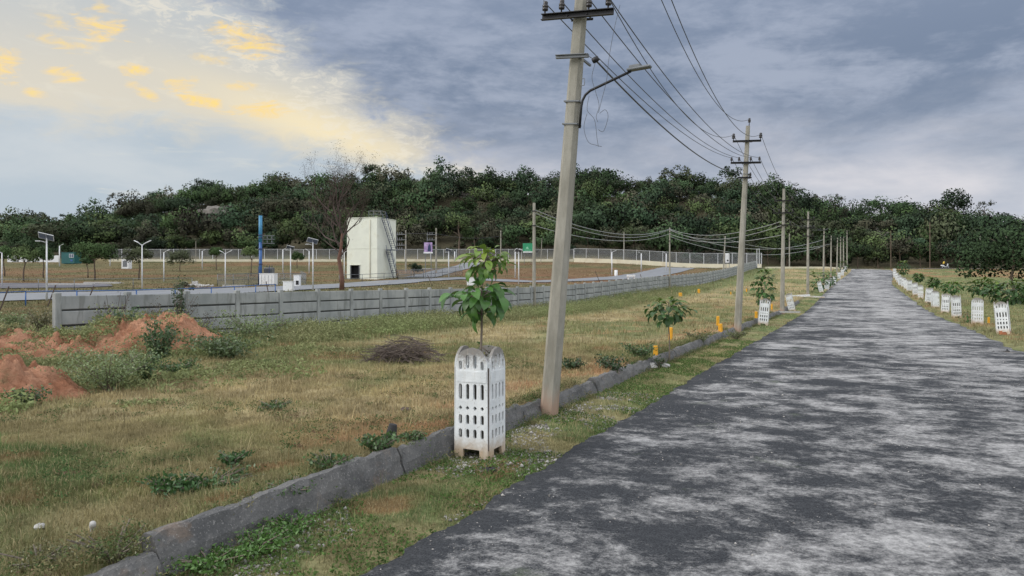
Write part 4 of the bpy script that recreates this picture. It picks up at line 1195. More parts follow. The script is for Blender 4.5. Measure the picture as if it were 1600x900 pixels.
# low iron yard fence by the column and before the tower
def yard_fence(pts, h, label, mat, mesh=True, step=2.4, rails=(1.0, .5), r_=.035):
    a = pts[0]; root = empty('yard_fence', label, 'fence', (a[0], a[1], zg(*a)))
    o = root.location
    for i in range(len(pts)-1):
        A, B = pts[i], pts[i+1]; L = math.dist(A, B); n = max(1, int(L/step))
        P = [Vector((A[0]+(B[0]-A[0])*k/n, A[1]+(B[1]-A[1])*k/n, 0)) for k in range(n+1)]
        for p in P: p.z = zg(p.x, p.y)
        for p in P[:(n+1 if i == len(pts)-2 else n)]:
            m = MB(); m.tube([(0, 0, -.1), (0, 0, h)], r_*1.2, 5); m.build('post', mat, root, p-o)
        m = MB()
        for f in rails: m.tube([p-o+Vector((0, 0, h*f)) for p in P], r_, 5)
        m.build('rail', mat, root)
        if mesh:
            vs = []
            for p in P: vs += [p-o+Vector((0, .02, .08)), p-o+Vector((0, .02, h))]
            m = MB(); m.addv(vs, [[2*k, 2*k+2, 2*k+3, 2*k+1] for k in range(n)]); m.build('wire_mesh', M['chain'], root)
    return root
yard_fence([G(340, 447), G(410, 444.5), G(478, 445), G(470, 440)], 1.5, 'wire mesh yard fence around the blue column and cabinet', M['grey_metal'])
yard_fence([G(530, 441.5), G(566, 440.5), G(600, 438.5), G(622, 437.5)], 1.1, 'low open pipe railing in front of the water tank tower', M['grey_metal'], False)
yard_fence([G(622, 437.5), G(680, 434), G(722, 430)], 1.5, 'wire mesh fence running right from the water tank tower', M['grey_metal'])
# blue railing
yard_fence([(-38, 43.5), G(40, 478), G(120, 477), G(213, 475), G(330, 470), G(430, 462)], 1.05, 'long blue pipe railing beside the pale access road', M['blue_paint'], False, 2.6, (1.0,), .04)
yard_fence([G(-30, 455), G(60, 455), G(116, 454.5), G(208, 453.5), G(300, 452)], 1.25, 'thin dark pipe railing between the paved yard and the left lawn', M['grey_metal'], False, 5.0, (1.0,), .03)
def kerb_piece(px, py, L, W, H, rz, label):
    q = gp(px, py); m = MB(); m.box((0, 0, H/2-.05), (L, W, H+.1), bevel=.03); m.box((L*.3, W*.7, H*.4), (L*.5, W*.4, H*.6), Euler((0, .05, .2)).to_matrix(), bevel=.02)
    o = m.build('kerb_stones', M['rock_small'], None, q); o.rotation_euler = (0, 0, rz); tag(o, label, 'kerb piece')
kerb_piece(112, 446, 5.5, .8, .25, .05, 'long pale kerb stones at the lawn edge right of the tall solar lamp')
kerb_piece(160, 443, 5.0, .7, .22, -.04, 'pale kerb stones under the large spreading tree')
kerb_piece(366, 449, 2.6, .6, .3, .1, 'pale kerb stones right of the two-armed lamp by the blue column')
kerb_piece(660, 421, 4.0, .6, .2, .1, 'pale kerb stones beside the hill path behind the transformer poles')
kerb_piece(590, 442.5, 3.2, .5, .2, -.1, 'pale kerb stones in front of the water tank tower')
def rubble(px, py, label, seed):
    q = gp(px, py); rng = random.Random(seed); m = MB()
    for k in range(70):
        x, y = rng.gauss(0, .8), rng.gauss(0, .5); r = rng.uniform(.08, .22); z = max(0, .5-abs(x)*.35-abs(y)*.3)*rng.random()+r*.4
        m.box((x, y, z), (r*2, r*1.5, r*1.2), Euler((rng.uniform(0, 3), rng.uniform(0, 3), rng.uniform(0, 3))).to_matrix(), bevel=r*.25)
    tag(m.build('rubble_heap', M['rock_small'], None, q), label, 'rubble heap')
rubble(304, 448, 'heap of pale broken stones right of the low scrubby bush', 4)
# leaning iron fence posts with barbed wire
def lean_posts():
    pr = []
    for i, (px, py, h) in enumerate(((6, 486, 1.6), (80, 480, 1.6), (140, 478, 1.5))):
        q = gp(px, py); m = MB(); m.box((0, 0, h/2-.1), (.06, .06, h+.2), Euler((0, .36, 0)).to_matrix())
        tag(m.build('fence_post', M['twig'], None, q), ('leftmost leaning dark fence post by the blue railing', 'middle leaning dark fence post just left of the wall end', 'rightmost leaning dark fence post, seen above the wall')[i], 'fence post', 'leaning dark fence posts')
    for i, (px, py, h, ln) in enumerate(((672, 447, 1.5, -.4), (935, 446, 1.9, -.4), (1003, 444, 1.4, -.3), (418, 459, 1.2, -.2))):
        q = gp(px, py); m = MB(); m.box((0, 0, h/2-.1), (.07, .07, h+.2), Euler((0, ln, 0)).to_matrix())
        tag(m.build('fence_post', M['twig'], None, q), ('dark post leaning left above the wall by the pale road', 'dark leaning post above the wall below the red soil', 'short dark leaning post above the wall by the white stand', 'short dark stub on the wall top left of the squat box')[i], 'fence post', 'leaning dark fence posts')
lean_posts()

# ------------------------------------------------------------ signs
def sign(px, base_y, w, zlo, zhi, mat, label, decor, Y=None, legs=2, dx=.35):
    q = gp(px, base_y) if Y is None else gx(px, Y)
    r = empty('sign_board', label, 'sign board', q, -.1)
    m = MB(); m.box((0, 0, (zlo+zhi)/2), (w, .08, zhi-zlo), bevel=.01); b = m.build('board', mat, r)
    for x in ((-w*dx, w*dx) if legs == 2 else (w*dx,)):
        m = MB(); m.box((0, .08, zlo/2), (.09, .07, zlo+.3)); m.build('post', M['grey_metal'], r, (x, 0, 0))
    decor(r, b, w, zlo, zhi)
    return r
M['sign_green'] = mat_plain('sign_green', (.02, .26, .12), .5, 0, .1, 1, bmp=0)
M['sign_purple'] = mat_plain('poster_purple', (.36, .25, .46), .6, 0, .5, 1.4, dirt=(.6, .55, .65), bmp=0)
def dg(r, b, w, z0, z1):
    m = MB(); m.box((0, -.05, z0+.14), (w*.96, .02, .26)); m.build('white_strip', M['white_paint'], b)
    m = MB(); Mx = Matrix.Translation((0, -.05, 0)); m.prism([(-w*.2, z0+.9), (w*.12, z0+.8), (w*.0, z0+1.35), (-w*.1, z0+1.25)], [], .02, Mx); m.prism([(-w*.3, z0+.5), (w*.32, z0+.5), (w*.32, z0+.62), (-w*.3, z0+.62)], [], .02, Mx); m.build('lettering', M['sign_lite'], b)
M['sign_lite'] = mat_plain('sign_pale_green', (.25, .55, .36), .5, 0, .1, 1, bmp=0)
sign(824.5, 0, 2.2, 2.6, 4.7, M['sign_green'], 'green sign board with a white strip on two posts', dg, Y=166)
def dp(r, b, w, z0, z1):
    m = MB(); m.box((0, -.05, z0-.1), (w*1.1, .04, .22)); m.build('base_strip', M['white_paint'], b)
    m = MB(); Mx = Matrix.Translation((0, -.05, 0)); m.prism([(-.1, z0+.1), (.45, z0+.1), (.4, z0+.9), (.2, z0+1.3), (0, z0+.9)], [], .02, Mx); m.build('printed_figure', M['stair_blue'], b)
sign(669, 437, 1.3, 4.3, 5.8, M['sign_purple'], 'purple and white poster board on a tall post before the pole pair', dp, legs=2)
def dw(r, b, w, z0, z1):
    m = MB(); m.box((w/2-.05, 0, (z0+z1)/2), (.12, .5, z1-z0+.06)); m.build('side_panel', M['dark_inside'], b)
    m = MB(); m.box((.0, -.05, z0+.45), (.3, .02, .3), Euler((0, .6, 0)).to_matrix()); m.build('emblem', M['dark_inside'], b)
sign(1137, 0, .95, 1.3, 3.2, M['white_paint'], 'white board with a dark side panel by the cream fence', dw, Y=150)
def db(r, b, w, z0, z1): pass
r = empty('banner_post', 'short pale frame on the skyline of the wall end, right of the white board', 'post', gx(1184.5, 152))
for x in (-.25, .25): m = MB(); m.box((0, 0, 1.7), (.1, .1, 3.4)); m.build('upright', M['galv'], r, (x, 0, .6))
m = MB(); m.box((0, 0, 4.0), (.8, .12, .15)); m.build('cap', M['galv'], r)

# transformer structure right of the tower: two poles with crossbars
TA = plain_pole(634, 138, 8.0, 'left pole of the transformer pair right of the tank tower', .34, .24)
TB = plain_pole(681.5, 138, 8.4, 'right pole of the transformer pair, behind the poster board', .36, .26)
for (root, side) in ((TA, -1), (TB, -1)):
    for z in (7.2, 6.2, 5.2, 4.4):
        m = MB(); m.box((0, 0, 0), (2.2, .1, .1))
        for x in (-.9, -.4, .1): m.lathe((x, 0, .05), [(.05, 0), (.1, .1), (.05, .14), (.1, .24), (.02, .4)], 6)
        m.build('crossarm', M['grey_metal'], root, (side*.9, -.1, z))
    m = MB(); m.tube([(-1.9, -.1, 7.3), (-1.9, -.1, 4.2)], .04, 5); m.build('down_rod', M['grey_metal'], root)
wire(wpt(TA, (0, 0, 7.4)), wpt(TB, (0, 0, 7.6)), .1, .03, M['wire'], 'straight wire joining the transformer pole pair', 'wires at the transformer poles')
wire(wpt(TB, (0, 0, 7.4)), wpt(Q6, (0, 0, 6.4)), .7, .025, M['wire'], 'wire from the transformer pair to the distant pole on the right', 'wires at the transformer poles')

# ------------------------------------------------------------ scooter and rider
def rider():
    q = gx(1477, 155.5); z = q.z+.14
    r = empty('scooter', 'white motor scooter crossing at the foot of the hill', 'scooter', (q.x, q.y, z))
    for x in (-.62, .62):
        m = MB(); m.lathe((0, 0, 0), [(.14, -.05), (.24, -.055), (.27, 0), (.24, .055), (.14, .05)], 16, Euler((R(90), 0, 0)).to_matrix()); w = m.build('wheel', M['rubber'], r, (x, 0, .27))
        m = MB(); m.lathe((0, 0, 0), [(0, -.04), (.14, -.04), (.14, .04), (0, .04)], 12, Euler((R(90), 0, 0)).to_matrix()); m.build('rim', M['galv'], w)
    m = MB(); m.tube([(-.95, 0, .62), (-.7, 0, .6), (-.35, 0, .5), (-.1, 0, .32), (.25, 0, .3), (.42, 0, .5), (.52, 0, .85), (.5, 0, 1.0)], [.06, .17, .2, .12, .1, .14, .12, .07], 10); m.build('body', M['white_paint'], r)
    m = MB(); m.box((-.45, 0, .76), (.75, .26, .1), bevel=.03); m.build('seat', M['rubber'], r)
    m = MB(); m.tube([(.5, -.3, 1.02), (.52, -.1, 1.0), (.52, .1, 1.0), (.5, .3, 1.02)], .025, 6); m.build('handlebar', M['black_metal'], r)
    m = MB(); m.tube([(.62, 0, .27), (.5, 0, .9)], .035, 6); m.build('fork', M['galv'], r)
    m = MB(); m.lathe((.6, 0, .92), [(0, -.07), (.06, -.04), (.07, 0), (.06, .04), (0, .07)], 8); m.build('headlight', M['galv'], r)
    # person grown as one skinned figure
    me = bpy.data.meshes.new('person')
    V = [(-.35, 0, .86), (-.30, 0, 1.08), (-.22, 0, 1.32), (-.18, 0, 1.42), (-.15, 0, 1.50), (-.13, 0, 1.62), (-.12, 0, 1.70),
         (-.20, .17, 1.36), (.0, .24, 1.16), (.30, .27, 1.10), (.44, .27, 1.06), (-.20, -.17, 1.36), (.0, -.24, 1.16), (.30, -.27, 1.10), (.44, -.27, 1.06),
         (-.30, .11, .84), (.10, .16, .86), (.16, .15, .45), (.30, .15, .38), (-.30, -.11, .84), (.10, -.16, .86), (.16, -.15, .45), (.30, -.15, .38)]
    E = [(0, 1), (1, 2), (2, 3), (3, 4), (4, 5), (5, 6), (2, 7), (7, 8), (8, 9), (9, 10), (2, 11), (11, 12), (12, 13), (13, 14), (0, 15), (15, 16), (16, 17), (17, 18), (0, 19), (19, 20), (20, 21), (21, 22)]
    rad = [.16, .15, .17, .08, .06, .10, .08, .06, .045, .035, .035, .06, .045, .035, .035, .10, .085, .06, .045, .10, .085, .06, .045]
    me.from_pydata(V, E, []); o = bpy.data.objects.new('person', me); COL.objects.link(o)
    sk = o.modifiers.new('skin', 'SKIN'); sb = o.modifiers.new('sub', 'SUBSURF'); sb.levels = 1; sb.render_levels = 1
    for i, v in enumerate(me.skin_vertices[0].data): v.radius = (rad[i], rad[i]); v.use_root = (i == 0)
    me.materials.append(M['trouser']); o.location = (q.x, q.y, z)
    tag(o, 'person in a yellow top riding the white scooter', 'person')
    m = MB(); m.tube([(-.35, 0, .88), (-.30, 0, 1.08), (-.22, 0, 1.32), (-.18, 0, 1.44)], [.18, .175, .2, .10], 12); m.build('shirt', M['yellow_cloth'], o)
    m = MB(); m.lathe((-.125, 0, 1.64), [(0, .15), (.08, .13), (.12, .06), (.125, 0), (.11, -.05)], 12); m.build('helmet', M['rubber'], o)
rider()

# ------------------------------------------------------------ small debris
def stone(px, py, r, label, mat='rock_small', cat='stone', z=None, seed=1, sq=.7, name='stone'):
    q = gp(px, py); rng = random.Random(seed); m = MB(); prof = []
    vs = []; n = 9; mrow = 6
    for i in range(mrow+1):
        ph = math.pi*i/mrow
        for k in range(n):
            th = 2*math.pi*k/n; rr = r*(1+rng.uniform(-.22, .22)); vs.append((rr*math.sin(ph)*math.cos(th)*1.2, rr*math.sin(ph)*math.sin(th), rr*math.cos(ph)*sq+r*sq*.6))
    m.addv(vs, [[i*n+k, i*n+(k+1) % n, (i+1)*n+(k+1) % n, (i+1)*n+k] for i in range(mrow) for k in range(n)], r > .5)
    return tag(m.build(name, M[mat], None, q), label, cat)
stone(62, 826, .035, 'pale stone in the grass near the lower left corner', seed=3)
m = MB(); m.lathe((0, 0, 0), [(.03, 0), (.022, .05), (.03, .10), (.026, .13), (0, .13)], 8); o = m.build('plastic_cup', M['rock_small'], None, gp(145, 832)); o.scale = (.8,)*3; o.rotation_euler = (.5, .3, 0); tag(o, 'white plastic cup in the grass at lower left', 'cup')
stone(1017, 577, .13, 'pale stone at the foot of the thin sapling, left one of two', seed=5)
stone(1040, 575, .09, 'smaller pale stone at the foot of the thin sapling, right one of two', seed=6)
stone(765, 737, .06, 'dark clod on the verge right of the nearest tree guard foot', 'rubber', 'clod', seed=8, sq=.5)
stone(634, 643, .07, 'dark clod in the dry grass left of the nearest tree guard', 'twig', 'clod', seed=9, sq=.6)
stone(1520, 558, .10, 'small reddish rag by the right road edge', 'brick_red', 'rag', seed=12, sq=.5)
q = gp(610, 691); m = MB(); m.tube([(0, 0, -.05), (.01, 0, .10), (.03, 0, .2)], [.07, .06, .045], 7); o = m.build('burnt_stump', M['rubber'], None, q); tag(o, 'short black burnt stump beside the drain wall', 'stump')
q = gp(1590, 556); m = MB(); m.box((.2, 0, .05), (1.1, .6, .09), Euler((0, .02, -.2)).to_matrix(), bevel=.02); tag(m.build('concrete_slab', M['rock'], None, q), 'pale flat slab on the verge at the right edge', 'slab')
q = gp(1560, 556); m = MB()
rg = random.Random(3)
for i in range(9): m.tube([(rg.uniform(-.4, .4), rg.uniform(-.15, .15), .03), (rg.uniform(-.4, .4), rg.uniform(-.2, .2), rg.uniform(.05, .16)), (rg.uniform(-.5, .5), rg.uniform(-.15, .15), .03)], .025, 5)
tag(m.build('charred_sticks', M['rubber'], None, q), 'black charred sticks beside the pale slab at the right road edge', 'sticks')
def leaf_litter(px, py, col, label, sz=.06):
    q = gp(px, py); m = MB(); vs = [(-sz, 0, .0), (-sz*.3, -sz*.45, .012), (sz*.6, -sz*.35, .016), (sz, 0, .004), (sz*.5, sz*.4, .012), (-sz*.4, sz*.45, .014)]
    m.addv(vs, [[0, 1, 2, 3, 4, 5]]); vs = [(a, b, c-.004) for a, b, c in vs]; m.addv(vs, [[5, 4, 3, 2, 1, 0]])
    o = m.build('fallen_leaf', mat_plain('leaf_'+label.split()[0], col, .7, 0, .1, 20, bmp=0), None, (q.x, q.y, q.z+.09)); tag(o, label, 'leaf')
leaf_litter(1543, 856, (.22, .015, .03), 'crimson leaf lying on the asphalt at lower right', .05)
leaf_litter(1463, 740, (.62, .5, .03), 'yellow leaf lying on the asphalt right of centre', .06)
m = MB()
for (px, py, w) in ((1200, 489, 1.6), (1214, 489, 2.2)): pass
q = gp(1215, 490); m = MB(); m.box((0, 0, .10), (2.6, .14, .09), Euler((0, 0, -.15)).to_matrix()); tag(m.build('fallen_kerb', M['rock_small'], None, q), 'pale kerb piece lying by the foot of the third pole', 'kerb piece')
q = gp(1268, 466); m = MB(); m.box((0, 0, .15), (2.2, .2, .14), Euler((0, .05, -.15)).to_matrix()); m.box((-1.2, .5, .2), (2.4, .2, .14), Euler((0, -.06, -.1)).to_matrix()); tag(m.build('guard_rubble', M['guard'], None, q), 'fallen white guard pieces beside the fourth pole', 'guard pieces')
# ------------------------------------------------------------ foliage: crowns of many small leaf clumps (numpy)
NR = np.random.default_rng(11)
def leaf_cards(cen, size, up_bias=.3, rng=NR, out=None, aspect=.6):
    n = len(cen); nrm = rng.normal(size=(n, 3))
    if out is not None: nrm = nrm*.75+out*1.1
    nrm[:, 2] += up_bias; nrm /= np.linalg.norm(nrm, axis=1)[:, None]
    a = np.cross(nrm, rng.normal(size=(n, 3))); a /= np.linalg.norm(a, axis=1)[:, None]+1e-9; b = np.cross(nrm, a)
    s = (size*rng.uniform(.55, 1.35, n))[:, None]
    v = np.stack([cen-a*s*.5, cen-b*s*.5*aspect, cen+a*s*.5, cen+b*s*.5*aspect], 1)
    return v.reshape(-1, 3)
def crown(rng, rx, ry, rz, zc, nclump, nleaf, leaf, flat=0.0, shell=.55, csize=.32, ow=1.0):
    """returns (n*4,3) verts and (n*4) brightness factor of the leaf colour"""
    V = []; T = []; NN = []
    for i in range(nclump):
        d = rng.normal(size=3); d /= np.linalg.norm(d)
        if d[2] < -.35: d[2] *= -.6
        rr = rng.uniform(shell, 1.0)
        c = d*rr*np.array([rx, ry, rz])+np.array([0, 0, zc])
        cr = csize*rng.uniform(.65, 1.3)*np.array([rx, ry, rz*(1-flat)])
        m = rng.normal(size=(nleaf, 3)); m /= np.linalg.norm(m, axis=1)[:, None]
        r = rng.uniform(.55, 1.05, nleaf)[:, None]
        p = c+m*r*cr
        V.append(leaf_cards(p, leaf, .25, rng, m*ow)); T.append(np.full(nleaf*4, rng.uniform(.8, 1.25)))
        gl = p-np.array([0, 0, zc]); gl = gl/np.array([rx, ry, rz]); gl /= np.linalg.norm(gl, axis=1)[:, None]+1e-6
        nn = m*.8+gl*.6+np.array([0, 0, .25]); nn /= np.linalg.norm(nn, axis=1)[:, None]+1e-6; NN.append(np.repeat(nn, 4, 0))
    return np.concatenate(V), np.concatenate(T), np.concatenate(NN)
def cards_mesh(name, V, C, N=None):
    q = np.arange(len(V)).reshape(-1, 4); return np_mesh(name, V, [q], C, False, N)
def trunk_mb(rng, h, r, spread, nl=5, top=.9):
    m = MB(); j = lambda k: rng.uniform(-k, k)
    pts = [(0, 0, -.4)]; n = 5
    for i in range(1, n+1): pts.append((j(.03)*h*i/n*2, j(.03)*h*i/n*2, h*top*i/n))
    m.tube(pts, [r*(1.25-.85*i/n) for i in range(n+1)], 7)
    for k in range(nl):
        a = 2*math.pi*k/nl+j(.4); f = rng.uniform(.4, .8); b = Vector(pts[min(n, int(f*n)+1)]); L = spread*rng.uniform(.6, 1)
        m.tube([b, b+Vector((math.cos(a)*L*.5, math.sin(a)*L*.5, L*.45)), b+Vector((math.cos(a)*L, math.sin(a)*L, L*.75))], [r*.5, r*.32, r*.12], 5)
    return m
GREENS = np.array([[.030, .050, .022], [.036, .060, .022], [.024, .040, .021], [.048, .068, .026], [.044, .052, .028], [.032, .056, .024], [.050, .050, .032], [.026, .046, .024]])*1.3
# prototypes for the wooded hill
PROTO = []
for k in range(8):
    rng = np.random.default_rng(100+k)
    rx = rng.uniform(2.6, 4.4); rz = rx*rng.uniform(.55, .85)
    V, T, N_ = crown(rng, rx, rx*rng.uniform(.85, 1.1), rz, rz*1.05, 15, 72, .47, .0, .5, .40, 1.9)
    PROTO.append((V, T, rz, N_))
def build_wood():
    rng = np.random.default_rng(7); Vs = []; Cs = []; Ns = []
    n = 0; cell = 6.0
    Y = 190.0
    while Y < 300:
        xa = (-200-800)/F*Y; xb = (1800-800)/F*Y
        X = xa
        while X < xb:
            x = X+rng.uniform(-2, 2); y = Y+rng.uniform(-2, 2); px = 800+F*x/y
            # rock clearings
            clr = False
            for (cx, cy, rx, ry) in ((738, 308, 26, 7), (345, 343, 32, 11), (1380, 372, 22, 8), (842, 311, 14, 6), (122, 346, 14, 7), (1085, 393, 12, 6)):
                yy = 440-F*(zg(x, y)+2.2-2)/y
                if ((px-cx)/rx)**2+((yy-cy)/ry)**2 < 1: clr = True
            if not clr and rng.random() < .93:
                V, T, rz, N_ = PROTO[rng.integers(len(PROTO))]
                sc = (.65+1.25*rng.random()**1.7)*(1.0 if y < 285 else .85); a = rng.uniform(0, 6.283)
                ca, sa = math.cos(a), math.sin(a)
                W = np.stack([V[:, 0]*ca-V[:, 1]*sa, V[:, 0]*sa+V[:, 1]*ca, V[:, 2]*rng.uniform(.85, 1.2)], -1)*sc+np.array([x, y, zg(x, y)-.6])
                g = GREENS[rng.integers(len(GREENS))]*rng.uniform(.6, 1.75)
                Vs.append(W); Cs.append(T[:, None]*g[None, :]); Ns.append(np.stack([N_[:, 0]*ca-N_[:, 1]*sa, N_[:, 0]*sa+N_[:, 1]*ca, N_[:, 2]], -1)); n += 1
            X += cell
        Y += cell*.95
    V = np.concatenate(Vs).astype(np.float32); C = np.concatenate(Cs)
    # undergrowth and trunks at the foot
    tag(link('woodland', cards_mesh('woodland', V, C, np.concatenate(Ns)), M['foliage']), 'dense dark green woodland covering the whole hill', 'woodland', kind='stuff')
    print('wood trees', n, 'cards', len(V)//4)
build_wood()

def tree(px, Y, h, cr, kind, label, group=None, col=0, dz=0.0, name='tree', bare=False, seed=None, rzf=.7, ncl=22, nlf=46, leaf=None, bark='bark', dens=1.0, zcf=None, mul=1.0):
    X = (px-800)/F*Y; seed = seed or int(px*7+Y); rng = np.random.default_rng(seed); rr = random.Random(seed)
    r = empty(name, label, 'tree', (X, Y, zg(X, Y)+dz), group=group)
    rz = cr*rzf; zc = h-rz if zcf is None else h*zcf
    trunk_mb(rr, h*.85, max(.08, h*.018), cr*.7).build('trunk', M[bark], r)
    V, T, N_ = crown(rng, cr, cr*.9, rz, zc, ncl, int(nlf*dens), leaf or max(.28, cr*.13), .1, csize=.36 if dens > .7 else .24)
    g = GREENS[col % len(GREENS)]*mul
    link('crown', cards_mesh('crown', V, T[:, None]*g[None, :], N_), M['foliage'], r)
    return r
# trees standing proud of the ridge (apex pixel, radius)
def ridge(px, top_y, cr, label, col, dens=1.0, rzf=.7, Y=289, h=None, ncl=20):
    X = (px-800)/F*Y; rzf = min(.95, rzf+.15); zt = 2+(440-top_y+2)*Y/F; z0 = zg(X, Y); hh = max(zt-z0, cr*1.3)
    return tree(px, Y, hh, cr, 0, label, 'trees standing above the ridge', col, zt-hh-z0 if hh != zt-z0 else 0, 'ridge_tree', dens=dens, rzf=rzf, ncl=ncl, seed=int(px))
ridge(582, 258, 5.2, 'spreading dark tree above the ridge over the water tower', 2, 1.1, .5)
ridge(184, 301, 4.6, 'thin umbrella-shaped tree above the left shoulder of the ridge', 6, .35, .45)
ridge(246, 300, 3.2, 'small rounded tree above the left slope of the ridge', 2)
ridge(320, 281, 5.0, 'broad bushy tree at the left end of the level ridge', 2, 1, .5)
ridge(427, 274, 2.6, 'small tufted tree above the ridge left of the dead tree', 2, .8)
ridge(500, 277, 4.0, 'sparse tree above the ridge behind the dead tree', 6, .45)
ridge(630, 272, 3.4, 'small tree above the ridge right of the water tower', 3, .9)
ridge(670, 272, 3.4, 'pale small tree above the ridge, second right of the water tower', 3, .6)
ridge(726, 263, 4.6, 'round full tree on the ridge above the rock ledge', 2, 1.2, .8)
ridge(768, 269, 4.4, 'low round tree on the ridge between two taller ones', 2)
ridge(820, 264, 4.8, 'dark round tree on the ridge left of the nearest pole', 2, 1.2, .8)
ridge(940, 265, 8.0, 'wide dark crown on the ridge right of the nearest pole', 5, 1.1, .45, ncl=34)
ridge(1054, 260, 6.6, 'tall airy grey-green tree on the ridge before the second pole', 4, .7, .75, ncl=30)
ridge(1094, 276, 4.6, 'airy lower tree to the right of the tall grey-green one', 4, .5)
ridge(1144, 262, 6.2, 'open-crowned tree on the ridge just left of the second pole', 2, .7, .55)
ridge(1238, 289, 4.8, 'flat-topped tree on the ridge behind the third pole', 6, .6, .5)
ridge(1275, 304, 4.2, 'small tree on the ridge between third and fourth pole', 6, .7, .6)
ridge(1305, 302, 3.4, 'tufted reddish tree on the ridge above the fourth pole', 6, .5, .8)
ridge(1412, 314, 5.0, 'dark tree on the low ridge beyond the road crest', 2, 1.1, .6)
ridge(1358, 313, 4.6, 'broad low tree on the ridge above the road', 5, 1, .5)
ridge(1488, 302, 6.8, 'big dark rounded tree on the ridge right of the road', 2, 1.3, .75, ncl=34)
ridge(1540, 311, 3.6, 'thin pale see-through tree right of the big rounded one', 4, .35, .9)
ridge(1570, 333, 5.0, 'low tree on the ridge near the right edge', 2, 1, .5)
ridge(60, 333, 5.5, 'ragged tree on the far left of the ridge', 2, .7, .45)
ridge(105, 336, 4.5, 'second ragged tree on the far left of the ridge', 2, .7, .45)
ridge(1185, 290, 4.0, 'small green tree on the ridge right of the second pole', 3, .9)
ridge(1010, 280, 5.0, 'low crown on the ridge between the wide dark and the airy tree', 2, 1, .6)
# foot-of-hill trees
foot = [(1340, 186, 7, 4.2), (1372, 184, 6, 3.8), (1405, 185, 8, 4.8), (1438, 186, 7, 4.2), (1470, 190, 6.5, 4), (1500, 186, 8, 4.5), (1532, 184, 7.5, 4.4), (1262, 186, 6.5, 4), (1230, 188, 7.5, 4.5), (1200, 188, 7, 4.2), (1290, 185, 7, 4.2), (1316, 186, 7, 4.3),
        (1165, 190, 7, 4.2), (1130, 190, 8, 4.5), (1095, 190, 7, 4.2), (1060, 190, 8, 4.4), (1025, 190, 7, 4.2), (990, 190, 7.5, 4.2), (955, 190, 7, 4.2), (918, 190, 7.5, 4.4)]
for i, (px, Y, h, cr) in enumerate(foot):
    tree(px, Y, h, cr, 0, 'dense dark green tree at the foot of the wooded hill right of the nearest pole', 'dense trees at the foot of the hill', i*3, name='hillside_tree', ncl=24, nlf=40, rzf=.75, mul=.9)
tree(717, 184, 13.0, 3.4, 0, 'tall bright green tree at the hill foot above the poster board', None, 3, name='hillside_tree', rzf=1.35, mul=1.9)
tree(740, 186, 9.0, 3.6, 0, 'darker green tree right of the tall bright one at the hill foot', None, 1, name='hillside_tree', rzf=.9)
# mid-ground trees behind the wall
def btree(px, base, top, w, label, col, mul=1.4, zc=.62, rzf=.9, ncl=34, nlf=90, dens=1.0):
    q = gp(px, base); h = (base-top)*q.y/F; tree(px, q.y, h, w*q.y/F/2, 0, label, None, col, rzf=rzf, leaf=.25, ncl=ncl, nlf=nlf, zcf=zc, mul=mul, dens=dens)
btree(148, 437.5, 375, 62, 'large spreading dark green tree in the left lawn', 1, 1.5, .66, .66, 46, 110)
btree(37, 440, 376, 36, 'forked young tree with light crown near the left edge', 3, 1.9, .62)
btree(68, 434, 380, 30, 'dark young tree directly behind the tall solar lamp', 1, 1.5)
btree(7, 432, 378, 30, 'young tree cut by the left edge of the photo', 1, 1.5)
btree(217, 437, 380, 42, 'round olive tree behind the two-armed lamp', 4, 1.7)
btree(137, 434, 392, 18, 'slim second tree just left of the large spreading one', 5, 1.5)
btree(281, 424, 391, 36, 'low olive shrub-like tree right of the round one', 4, 1.7, .55, .8)
btree(338, 422, 381, 22, 'small green tree left of the two-armed lamp near the fence', 1, 1.5, .68)
btree(392, 431, 379, 24, 'small light green tree left of the blue column', 3, 2.0, .68)
btree(464, 419, 392, 20, 'small dark tree right of the blue column near the fence', 1, 1.3)
btree(286, 463, 438, 34, 'small pale scrubby bush beside the access road', 6, 2.2, .5, .7, 20, 30, .6)
tree(1583, 60, 6.6, 3.9, 0, 'large dark brown-green tree at the right edge beyond the road', None, 5, rzf=.8, leaf=.26, ncl=50, nlf=120, zcf=.52, mul=.95)
tree(1545, 150, 6.5, 5.0, 0, 'dark hedge-like tree behind the pale right-hand pole', None, 2, rzf=.7, ncl=30, nlf=50)
tree(647, 124, 2.4, 1.3, 0, 'small round dark bush between the transformer poles', None, 2, rzf=.9, leaf=.22, nlf=50)

# boulders on the hill
def boulder(px, py, Y, rx, rz, label, seed, ry=None):
    X = (px-800)/F*Y; rng = random.Random(seed); z = 2+(440-py)*Y/F
    n = 20; k = 12; vs = []
    for i in range(k+1):
        ph = math.pi*i/k
        for j in range(n):
            th = 2*math.pi*j/n; d = Vector((math.sin(ph)*math.cos(th), math.sin(ph)*math.sin(th), math.cos(ph)))
            f = 1+.8*(vnoise([d.x*2+seed], [d.y*2+d.z*3], seed)[0]-.5)+.3*(vnoise([d.x*6+seed], [d.y*6+d.z*7], seed)[0]-.5)
            vs.append((d.x*rx*f, d.y*(ry or rx*.7)*f, d.z*rz*f))
    m = MB(); m.addv(vs, [[i*n+j, i*n+(j+1) % n, (i+1)*n+(j+1) % n, (i+1)*n+j] for i in range(k) for j in range(n)], True)
    tag(m.build('boulder', M['rock'], None, (X, Y, zg(X, Y)+rz*.35)), label, 'boulder')
def Yhit(px, py, lift=1.5):          # where the sight line meets the hill
    Y = 187.0
    while Y < 300:
        x = (px-800)/F*Y
        if 440-F*(zg(x, Y)+lift-2)/Y <= py: return Y
        Y += 1
    return 290
